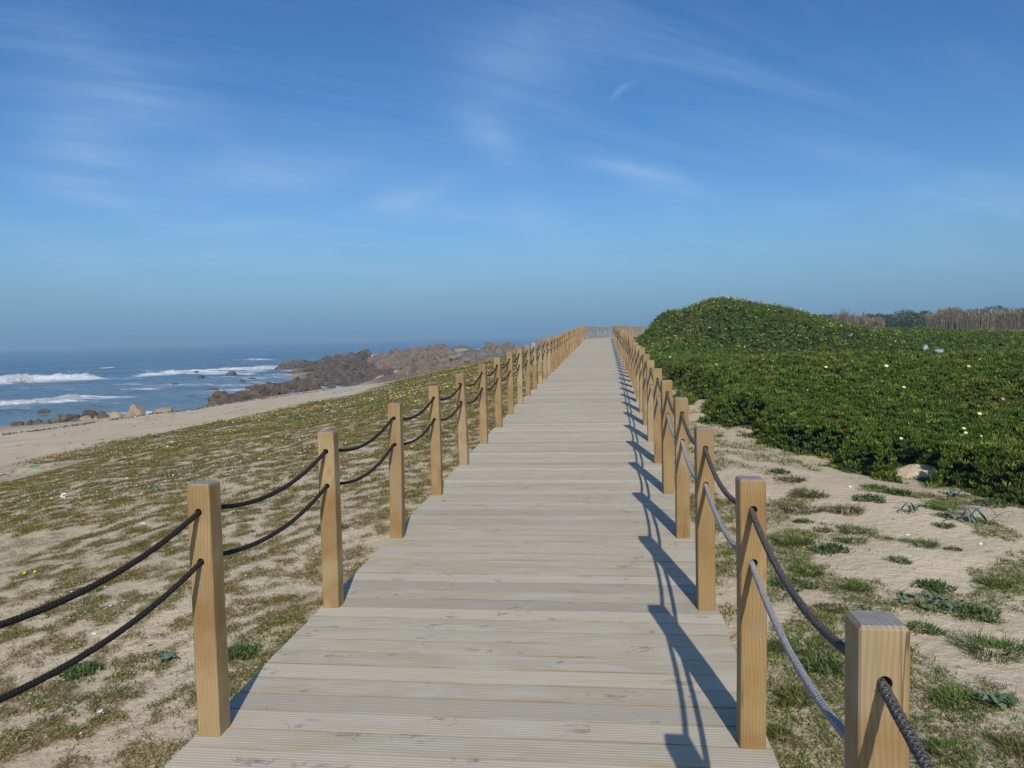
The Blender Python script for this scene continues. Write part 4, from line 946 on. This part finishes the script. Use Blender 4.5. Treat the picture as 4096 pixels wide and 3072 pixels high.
# ------------------------------------------------------------------ single plants one can tell apart
def ground_at(px, py, mat=False):                           # where the line of sight meets the ground
    d = ray(px, py); lo, hi = 1., 260.
    ts = np.geomspace(1., 260, 700); P = d[None]*ts[:, None]; top = (lambda x, y: terrain(x, y)+(np.clip(mat_height(x, y, mat_in(x, y)), 0, 1) if mat else 0.))
    g = top(P[:, 0], P[:, 1])-EYE
    i = np.argmax(P[:, 2] < g); a, b = ts[max(i-1, 0)], ts[i]
    for _ in range(18):
        m = (a+b)/2; q = d*m
        if q[2] < top(np.array([q[0]]), np.array([q[1]]))[0]-EYE: b = m
        else: a = m
    q = d*b; return np.array([q[0], q[1], q[2]+EYE])
def plant_mesh(kind, size, seed):
    """plant round the origin; size is its width"""
    global rng
    old = rng; rng = np.random.default_rng(seed); r = size/2
    if kind in ('grass', 'dry'):
        n = int(200+900*min(size, .6)); a = rng.uniform(0, 6.28, n); rad = r*np.sqrt(rng.uniform(0, 1, n))*.8*(.7+.6*np.abs(np.sin(a*1.5+seed)))
        P = np.stack([np.cos(a)*rad, np.sin(a)*rad*.8, np.zeros(n)-.005], 1)
        cols = [(.055, .115, .016), (.075, .125, .020), (.095, .115, .028)] if kind == 'grass' else [(.10, .085, .03), (.12, .10, .045), (.07, .085, .025)]
        c = pal(n, cols, .35); out = blades(P, r*.38*rng.uniform(.5, 1.2, n)+.014, np.full(n, .0042), a+rng.normal(0, .7, n), rng.uniform(.45, 1.4, n), rng.uniform(.1, .7, n), c, c*1.35)
    elif kind == 'weed':
        n = int(130+420*min(size, .7)); a = rng.uniform(0, 6.28, n); rad = r*np.sqrt(rng.uniform(0, 1, n))*(.65+.5*np.abs(np.sin(a*2+seed)))
        P = np.stack([np.cos(a)*rad, np.sin(a)*rad*.85, np.maximum(.05*(1-(rad/r)**2), 0)*min(1, size*2)*rng.uniform(.3, 1.2, n)], 1)
        c = pal(n, [(.070, .105, .030), (.055, .10, .020), (.09, .12, .045)], .3); out = blades(P, .022+.03*rng.uniform(.4, 1., n), .009+.006*rng.random(n), rng.uniform(0, 6.28, n), rng.uniform(.3, 1.3, n), rng.uniform(.1, .6, n), c, c*1.25)
    elif kind == 'rosette':
        n = 60; a = rng.uniform(0, 6.28, n); rad = r*np.sqrt(rng.uniform(0, 1, n))
        P = np.stack([np.cos(a)*rad, np.sin(a)*rad*.8, .004+.02*rng.random(n)], 1)
        c = pal(n, [(.12, .17, .09), (.09, .15, .06), (.16, .20, .12)], .25); out = blades(P, .03+.03*rng.random(n), .022+.016*rng.random(n), rng.uniform(0, 6.28, n), rng.uniform(.7, 1.35, n), rng.uniform(.1, .5, n), c, c*1.15)
    else:                                        # strap leaves, arching
        V, F, C, nb = [], [], [], 0
        for k in range(9 if kind == 'strap' else 13):
            a = rng.uniform(0, 6.28); L = r*rng.uniform(.75, 1.3); m = 9; u = np.linspace(0, 1, m); hgt = L*rng.uniform(.35, .75)
            px_ = u*L; pz = hgt*4*u*(1-u)*.6*(1+.5*u)-.0+.01; wd = .011*(1-u**3)+.001; base = rng.normal(0, r*.12 if kind == 'strap' else r*.45, 2)
            if kind != 'strap': base[1] *= .3
            sw = np.sin(u*2+k)*.02
            for s_ in (-1, 1):
                V.append(np.stack([base[0]+np.cos(a)*px_-np.sin(a)*(wd*s_+sw), base[1]+np.sin(a)*px_+np.cos(a)*(wd*s_+sw), np.maximum(pz-.004*(s_ == 0), .006)+.003*abs(s_)], 1))
            i = np.arange(m-1); F.append(np.stack([nb+i, nb+i+1, nb+m+i+1], 1)); F.append(np.stack([nb+i, nb+m+i+1, nb+m+i], 1)); nb += 2*m
            c = np.array((.13, .20, .15))*rng.uniform(.75, 1.2); C.append(np.tile(c, (2*m, 1)))
        out = np.concatenate(V), np.concatenate(F), np.concatenate(C)
    rng = old
    return np_mesh({'grass': 'grass_tuft', 'dry': 'grass_tuft', 'weed': 'leafy_weed', 'rosette': 'rosette_plant'}.get(kind, 'strap_leaf_plant'), *out)
NAMES = {'grass': ('grass_tuft', 'grass', 'grass tufts on the right sand'), 'dry': ('grass_tuft', 'grass', 'grass tufts on the right sand'), 'weed': ('leafy_weed', 'weed', 'leafy weeds on the sand'),
         'rosette': ('rosette_plant', 'plant', 'broad leaved plants'), 'strap': ('strap_leaf_plant', 'plant', 'strap leaved plants'), 'straps': ('strap_leaf_plant', 'plant', 'strap leaved plants')}
def plant(kind, px, py, wpx, label, seed, part=None):
    c = ground_at(px, py); k = np.dot(c-CAM, FW); me = plant_mesh(kind, wpx/FPX*k, seed)
    nm, cat, gr = NAMES[kind]
    o = link(nm, me, M_leaf if kind not in ('grass', 'dry') else M_dry); o.location = c; o.rotation_euler = (0, 0, math.atan2(-c[0], c[1]))
    return tag(o, label, cat, gr)
def rA(x, y): return 3000+x*.4955, 1500+y*.4955
def rB(x, y): return 2900+x*.8271, 1700+y*.8271
for i, (kd, x, y, wd, lb) in enumerate([
    ('grass', 1380, 1370, 300, 'round thick grass tuft standing alone in the middle of the right sand'), ('grass', 850, 1262, 280, 'wide flat grass tuft left of the round thick one'),
    ('grass', 1190, 1500, 200, 'small spiky grass tuft on bare sand below the round thick one'), ('grass', 470, 1590, 280, 'bushy dark grass tuft close to the upper rope'),
    ('grass', 330, 1350, 350, 'long grass tuft with blades combed to the right, beside the second post'), ('grass', 430, 1185, 150, 'small upright grass tuft above the combed one'),
    ('grass', 820, 1350, 270, 'thin diagonal grass streak below the wide flat tuft'), ('dry', 590, 1258, 160, 'faint dry grass tuft left of the wide flat tuft'),
    ('grass', 1480, 1078, 200, 'dark grass tuft tucked behind the curved strap leaf'), ('dry', 760, 1100, 340, 'brownish low grass patch in the middle distance'),
    ('dry', 400, 1095, 360, 'olive low grass patch right behind the second post'), ('dry', 470, 970, 300, 'olive brown grass patch near a dead twig'),
    ('weed', 960, 1010, 260, 'dense dark green weed on the left of a leafy pair'), ('weed', 1170, 960, 230, 'lighter leafy weed on the right of the leafy pair'), ('weed', 640, 1420, 320, 'sprawling grey green weed below the diagonal grass'),
    ('weed', 1700, 850, 360, 'tall weed growing out from the foot of the ice plant bank'), ('weed', 1940, 1050, 300, 'round leafy weed at the foot of the bank by the right edge'), ('weed', 1430, 860, 160, 'small weed beside the sandy hummock'),
    ('dry', 1560, 1140, 170, 'brown grass tuft left of the long strap plant'), ('grass', 1560, 1220, 170, 'green grass tuft under the long strap plant'), ('weed', 240, 790, 140, 'small weed on sand just past the second post top'),
    ('dry', 1640, 1410, 130, 'dry wispy tuft at the right side of the open sand'), ('dry', 330, 850, 240, 'yellowish grass patch nearest the bank on the left'), ('grass', 980, 910, 200, 'thin grass above the leafy pair'),
    ('strap', 1650, 985, 190, 'grey green strap leaved plant leaning out of the bank'), ('strap', 1310, 1105, 230, 'strap leaved plant with one long leaf curving up to the right'), ('straps', 1800, 1190, 420, 'long sprawling strap leaved plant with drooping tips')]):
    p = rA(x, y); plant(kd, p[0], p[1], wd*.4955, lb, 500+i)
for i, (kd, x, y, wd, lb) in enumerate([
    ('rosette', 990, 870, 290, 'pale broad leaved plant lying flat on the sand'), ('weed', 1000, 790, 190, 'dark bushy weed just above the pale broad leaved plant'), ('grass', 960, 990, 180, 'grass tuft right behind the nearest post top'),
    ('weed', 1200, 920, 260, 'spreading weed right of the pale broad leaved plant'), ('grass', 1290, 1090, 380, 'large dark grass clump at the right edge'), ('grass', 1130, 1340, 280, 'grass clump right of the nearest post'),
    ('rosette', 1310, 1350, 150, 'small rosette of round leaves low at the right edge'), ('grass', 1060, 1580, 240, 'green grass clump at the lower right corner'), ('dry', 1390, 1560, 180, 'dry grass clump in the bottom right corner'),
    ('grass', 380, 1080, 330, 'big green grass clump between the ropes and the boardwalk'), ('weed', 470, 1180, 240, 'low green weed under the pale rope'), ('weed', 320, 780, 220, 'two part weed left of the upper rope'),
    ('grass', 640, 790, 150, 'grass tuft above the nearest post, left of the dark weed'), ('dry', 520, 890, 140, 'reddish sprigs just left of the nearest post top'), ('dry', 360, 1330, 240, 'thin yellow grass below the big green clump'),
    ('dry', 260, 1500, 160, 'yellow green grass at the boardwalk edge, bottom right'), ('grass', 1310, 770, 170, 'dark tuft right of the open sand, upper right')]):
    p = rB(x, y); plant(kd, p[0], p[1], wd*.8271, lb, 600+i)
for i, (kd, px, py, wd, lb) in enumerate([
    ('strap', 667, 2650, 95, 'small blue green strap leaved plant left of the nearest left post'), ('weed', 960, 2620, 190, 'grey green woolly weed between the nearest left post and the deck edge'),
    ('strap', 620, 1966, 90, 'small strap leaved plant beyond the top of the nearest left post'), ('weed', 320, 2690, 170, 'green weed seen under the lower left rope'), ('weed', 1330, 2120, 150, 'grey green weed between the second and third left posts')]):
    plant(kd, px, py, wd, lb, 700+i)

# ------------------------------------------------------------------ small single things lying about
def lump_mesh(name, dims, seed, planes=5, rough=.12):
    V, F = rock_verts(seed, dims, 3, planes, rough); return np_mesh(name, V, F, smooth=True)
M_shell = plain('shell', (.70, .68, .65), .45); M_bluish = plain('blue_grey_shell', (.34, .36, .40), .45); M_white = plain('white_litter', (.78, .78, .77), .5)
def bit(name, px, py, dpx, mat, label, cat, seed, flat=.35, asp=.5, group=None, rz=None):
    c = ground_at(px, py); k = np.dot(c-CAM, FW); wd = dpx/FPX*k
    o = link(name, lump_mesh(name, (wd, wd*asp, wd*flat), seed), mat); o.location = (c[0], c[1], c[2]+wd*flat*.25)
    o.rotation_euler = (0, 0, rz if rz is not None else seed*.7); return tag(o, label, cat, group)
for i, a in enumerate([('seashell', 407, 2846, 40, M_shell, 'long white shell on sand at lower left'), ('seashell', 198, 2870, 26, M_bluish, 'blue grey shell left of the long white shell'), ('seashell', 112, 2508, 24, M_bluish, 'blue grey shell between the two left ropes'),
                       ('seashell', 375, 2536, 30, M_shell, 'white ribbed shell half buried above the lower rope'), ('seashell', 709, 2810, 14, M_shell, 'tiny bright white shell near the nearest left post'), ('seashell', 548, 2866, 26, M_bluish, 'pale blue shell right of the long white shell'),
                       ('seashell', 3399, 1948, 26, M_white, 'bright white shell on open sand right of the second post'), ('seashell', 3672, 1912, 14, M_white, 'small white shell by the sandy hummock'), ('seashell', 3630, 2140, 20, M_shell, 'dull white shell above the round grass tuft'),
                       ('seashell', 3921, 2177, 26, M_white, 'slim white shell on the sand at the right'), ('seashell', 3733, 2262, 24, M_shell, 'flat pale shell on the sand below the round tuft'), ('seashell', 3263, 2168, 14, M_white, 'little white shell beside the wide flat tuft'),
                       ('seashell', 571, 2096, 22, M_white, 'white shell cluster in moss beyond the upper left rope'), ('seashell', 1055, 2452, 10, M_white, 'white speck like shell between first and second left posts')]):
    bit(*a, 'shell', 800+i, group='shells lying on the sand')
bit('dead_leaf', 602, 2582, 26, plain('dead_leaf', (.10, .05, .03)), 'dark brown dead leaf on sand left of the nearest left post', 'leaf', 831, .25, .45, None, .9)
bit('plastic_scrap', 137, 1868, 42, plain('green_plastic', (.06, .26, .09), .4), 'green plastic scrap on the moss at the far left', 'litter', 832, .25, .5, 'litter on the dune', 0)
bit('plastic_scrap', 217, 1827, 36, plain('orange_plastic', (.50, .17, .08), .5), 'orange red scrap at the edge of the beach', 'litter', 833, .3, .6, 'litter on the dune', 0)
bit('plastic_scrap', 697, 1770, 36, M_white, 'white sliver of litter on the flowery dune', 'litter', 834, .2, .35, 'litter on the dune', .4)
bit('yellow_ball', 669, 1791, 14, plain('yellow_plastic', (.70, .48, .05), .4), 'round yellow object on the flowery dune', 'litter', 835, .9, .95, 'litter on the dune')
bit('sandy_stone', 1334, 1655, 34, M_rk_pale, 'pale sandy stone among the flowers of the left dune', 'stone', 836, .6, .7)
def foam_ring():
    c = ground_at(254, 1990); k = np.dot(c-CAM, FW); r0 = 8.5/FPX*k
    a = np.linspace(.5, 5.6, 28); path = np.stack([np.cos(a)*r0, np.zeros(28), r0+np.sin(a)*r0], 1)
    V, F = tube(path, r0*.42, 8); o = link('foam_ring', np_mesh('foam_ring', V, F, smooth=True), M_white); o.location = c; o.rotation_euler = (-.5, 0, .3)
    tag(o, 'broken white ring standing on the mossy sand at left', 'litter', 'litter on the dune')
foam_ring()
# sandy hummock at the foot of the bank
c = ground_at(3670, 1905); V, F = rock_verts(91, (.56, .5, .34), 4, 5, .14, .7); o = link('sandy_hummock', np_mesh('sandy_hummock', V, F, smooth=True), M_ground); o.location = (c[0]-.02, c[1]-.02, c[2]-.03); tag(o, 'bare sandy hummock at the foot of the ice plant bank', 'hummock')
# white bags behind the near bank
def bag(px, py, wpx, hpx, dist, label, seed):
    c = ground_at(px, py+6, True); k = np.dot(c-CAM, FW); V, F = rock_verts(seed, (wpx/FPX*k, wpx/FPX*k*.7, hpx/FPX*k*1.3), 4, 8, .22); o = link('plastic_bag', np_mesh('plastic_bag', V, F, smooth=True), plain('white_plastic', (.32, .36, .42), .5)); o.location = (c[0], c[1], c[2]+hpx/FPX*k*.45); tag(o, label, 'bag', 'white bags on the ice plant')
bag(3702, 1402, 22, 26, 17.5, 'upright white plastic bag on the ice plant', 941)
bag(3752, 1407, 50, 16, 17.5, 'flat white plastic bag right of the upright one', 942)
# bigger flowers seen one by one
def flower_mesh(name, d, col, seed):
    global rng
    old = rng; rng = np.random.default_rng(seed); n = 18; a = np.linspace(0, 6.28, n, endpoint=False); r = d/2
    P = np.stack([np.cos(a)*r*.15, np.sin(a)*r*.15, np.zeros(n)], 1); c = pal(n, [col], .12)
    V, F, C = blades(P, np.full(n, r), np.full(n, r*.45), a, np.full(n, .95), np.full(n, .25), c, c); rng = old
    return np_mesh(name, V, F, C)
def flower(px, py, dpx, col, label, lift, group, seed, name='flower', mat=False):
    c = ground_at(px, py, mat); k = np.dot(c-CAM, FW); d = dpx*.66/FPX*k; toward = (CAM-c)/np.linalg.norm(CAM-c); c = c+toward*lift*2.0
    o = link(name, flower_mesh(name, d, col, seed), M_dry); o.location = (c[0], c[1], c[2]); o.rotation_euler = (.7, 0, 0)
    h = link('flower_heart', lump_mesh('flower_heart', (d*.22, d*.22, d*.10), seed, 2, .02), plain('flower_heart', (.55, .30, .03)), o); h.location = (0, 0, d*.04)
    tag(o, label, 'flower', group)
IC = (.80, .74, .36)
for i, (px, py, s_, cl_, lb) in enumerate([(3304, 1470, 20, IC, 'pale flower alone high on the near ice plant, left of the others'), (3546, 1466, 24, (.82, .80, .62), 'whitish flower near the crest of the ice plant bank'), (3594, 1552, 17, IC, 'left flower of a close pale pair in the ice plant'), (3616, 1550, 20, IC, 'right flower of a close pale pair in the ice plant'),
                                           (3234, 1562, 19, IC, 'single pale flower on the left part of the near ice plant'), (3918, 1657, 27, (.82, .74, .30), 'largest pale yellow flower by the right edge'), (3855, 1715, 22, IC, 'pale yellow flower above a second one low in the bank'), (3863, 1733, 24, IC, 'pale yellow flower just below another one low in the bank'),
                                           (3875, 1467, 24, (.70, .52, .14), 'ochre flower near the crest at the right'), (4012, 1598, 24, (.55, .26, .30), 'faded pink flower at the right edge of the bank'), (3604, 1755, 20, (.75, .78, .80), 'bluish white flower low in the ice plant, left of the hummock'), (3925, 1745, 16, (.72, .62, .2), 'small yellow bloom right of the stacked pair')]):
    flower(px, py, s_, cl_, lb, .06, 'ice plant flowers seen singly', 950+i, mat=True)
for i, (px, py, lb) in enumerate([(99, 2293, 'left bloom of a yellow daisy pair at the left edge'), (140, 2288, 'right bloom of a yellow daisy pair at the left edge')]):
    flower(px, py, 21, (.72, .50, .03), lb, .04, 'yellow daisies by the ropes', 970+i, 'yellow_daisy')

# ------------------------------------------------------------------ reeds, bushes, far wood
def px_strip(px0, px1, pb, dist, n, jit):
    px = rng.uniform(px0, px1, n); D = dist+rng.uniform(-jit, jit, n); d = FW[None]+RT[None]*((px-2048)/FPX)[:, None]-UP[None]*((pb-1536)/FPX)
    P = d*(D/d[:, 1])[:, None]; return px, P
def reeds(px0, px1, py_t, py_b, dist, n, label, seed):
    global rng
    old = rng; rng = np.random.default_rng(seed); px, P = px_strip(px0, px1, py_b, dist, n, 5.)
    P[:, 2] = terrain(P[:, 0], P[:, 1])-.1
    edge = np.minimum(px-px0, px1-px)/(px1-px0)
    top = np.interp(px, np.linspace(px0, px1, len(py_t)), py_t); z_t = EYE+ np.array([at_d(a, b, dist)[2] for a, b in zip(px, top)])
    L = (z_t-P[:, 2])*(.60+.58*fbm(px*.07, px*0, oct=4, seed=seed, gain=.65))*rng.uniform(.72, 1.08, n)
    c0 = pal(n, [(.17, .135, .075), (.125, .105, .065), (.21, .165, .09)], .35); c1 = pal(n, [(.27, .205, .10), (.20, .155, .08), (.31, .24, .13)], .3)
    V, F, C = blades(P, L, np.full(n, .045), rng.uniform(0, 6.28, n), rng.uniform(0, .2, n), rng.uniform(0, .25, n), c0, c1)
    V2, F2, C2 = blades(P+np.stack([0*L, 0*L, L*rng.uniform(.3, .9, n)], 1), L*.25, np.full(n, .10), rng.uniform(0, 6.28, n), rng.uniform(.3, 1.2, n), rng.uniform(.2, .8, n), c1, c1)
    V, F, C = merge([(V, F, C), (V2, F2, C2)]); rng = old
    tag(link('reed_bed', np_mesh('reed_bed', V, F, C), M_dry), label, 'reeds', kind='stuff')
reeds(3318, 3535, [1262, 1238, 1250, 1256, 1262], 1318, 140, 5200, 'shorter stand of straw coloured reeds behind the mound', 1)
reeds(3706, 4230, [1245, 1228, 1230, 1236, 1232, 1228, 1224], 1330, 135, 12500, 'wide stand of straw coloured reeds reaching the right edge', 2)
def bush(px, pyt, pyb, wpx, dist, label, seed, cols):
    global rng
    old = rng; rng = np.random.default_rng(seed); c = at_d(px, pyb, dist); k = dist; W = wpx/FPX*k; zt = at_d(px, pyt, dist)[2]
    g = terrain(c[0], c[1])[0]-EYE; H = zt-g; n = 11000
    root = link('bush', bpy.data.meshes.new('bush')) if False else None
    nb = 9; cc = np.stack([rng.uniform(-.42, .42, nb)*W, rng.uniform(-.3, .3, nb)*W*.7, H*rng.uniform(.28, .72, nb)], 1); rr = np.array([W*.27, W*.24, H*.34])*rng.uniform(.7, 1.2, (nb, 1))
    i = rng.integers(0, nb, n); d = rng.normal(size=(n, 3)); d /= np.linalg.norm(d, axis=1)[:, None]; P = cc[i]+d*rr[i]*rng.uniform(.65, 1.05, (n, 1)); P[:, 2] = np.clip(P[:, 2], .05, None)
    cl0 = pal(n, cols, .35); V, F, C = blades(P, .28*rng.uniform(.6, 1.3, n), np.full(n, .22), rng.uniform(0, 6.28, n), rng.uniform(.2, 1.6, n), rng.uniform(0, .6, n), cl0, cl0*1.25)
    o = bpy.data.objects.new('bush', None); COL.objects.link(o); o.location = (c[0], c[1], g+EYE)
    link('foliage', np_mesh('foliage', V, F, C), M_leaf, o)
    tv, tf = [], []; nbv = 0
    for q in range(5):
        e = cc[q]*np.array([1, 1, .9]); path = np.linspace((e[0]*.1, e[1]*.1, -.2), e, 6); v_, f_ = tube(path, np.linspace(.09, .03, 6), 6); tv.append(v_); tf.append(f_+nbv); nbv += len(v_)
    link('trunk', np_mesh('trunk', np.concatenate(tv), np.concatenate(tf)), plain('bark', (.09, .065, .045)), o)
    rng = old
    tag(o, label, 'bush', 'dark bushes behind the reeds')
DG = [(.066, .080, .030), (.078, .092, .034), (.06, .072, .03)]; LG = [(.085, .115, .036), (.095, .122, .038), (.075, .10, .034)]
for i, a in enumerate([(3290, 1252, 1312, 130, 165, 'dark bush beside the right shoulder of the mound', DG), (3430, 1250, 1312, 240, 172, 'bush top showing behind the shorter reeds', DG), (3570, 1243, 1314, 150, 160, 'green bush just right of the shorter reeds', LG),
                       (3655, 1248, 1316, 120, 152, 'light green bush left of the wide reeds', LG), (3690, 1245, 1316, 90, 166, 'dark bush at the left end of the wide reeds', DG), (3870, 1230, 1318, 150, 165, 'dark crown peeping over the middle of the wide reeds', DG),
                       (4060, 1224, 1318, 170, 165, 'dark crown over the right end of the wide reeds', DG), (3520, 1247, 1314, 120, 168, 'rounded bush between the two reed stands', DG)]):
    bush(a[0], a[1]+7, a[2], a[3], a[4], a[5], 1200+i, a[6])
# dry meadow in front of the reeds
x = rng.uniform(14, 70, 26000); y = rng.uniform(60, 134, 26000); k = in_view(x, y) & (x > .16*y); x, y = x[k], y[k]
V, F, C = tufts(x, y, 3, .40, .07, [(.22, .155, .075), (.17, .14, .06), (.25, .18, .10), (.09, .10, .035)], None, .25, (.1, .7))
tag(link('dry_meadow', np_mesh('dry_meadow', V, F, C), M_dry), 'strip of dry brown grass in front of the reeds', 'grass', kind='stuff')

# ------------------------------------------------------------------ haze
def haze():
    mb = MB(); mb.box((0, 0, 0), (2, 2, 2)); me = mb.mesh('haze')
    m = bpy.data.materials.new('haze_air'); m.use_nodes = True; t = NT(m.node_tree)
    v = t.n('ShaderNodeVolumePrincipled', inp={'Color': (.50, .75, .95, 1), 'Density': 9e-4, 'Anisotropy': 0.})
    t.t.links.new(v.outputs[0], t.n('ShaderNodeOutputMaterial').inputs['Volume'])
    o = link('haze', me, m); zt, zb = 12., -12.; o.scale = (21000, 21000, (zt-zb)/2); o.location = (0, 0, (zt+zb)/2)
    tag(o, 'thin bluish sea haze over everything', 'haze', kind='stuff')
haze()
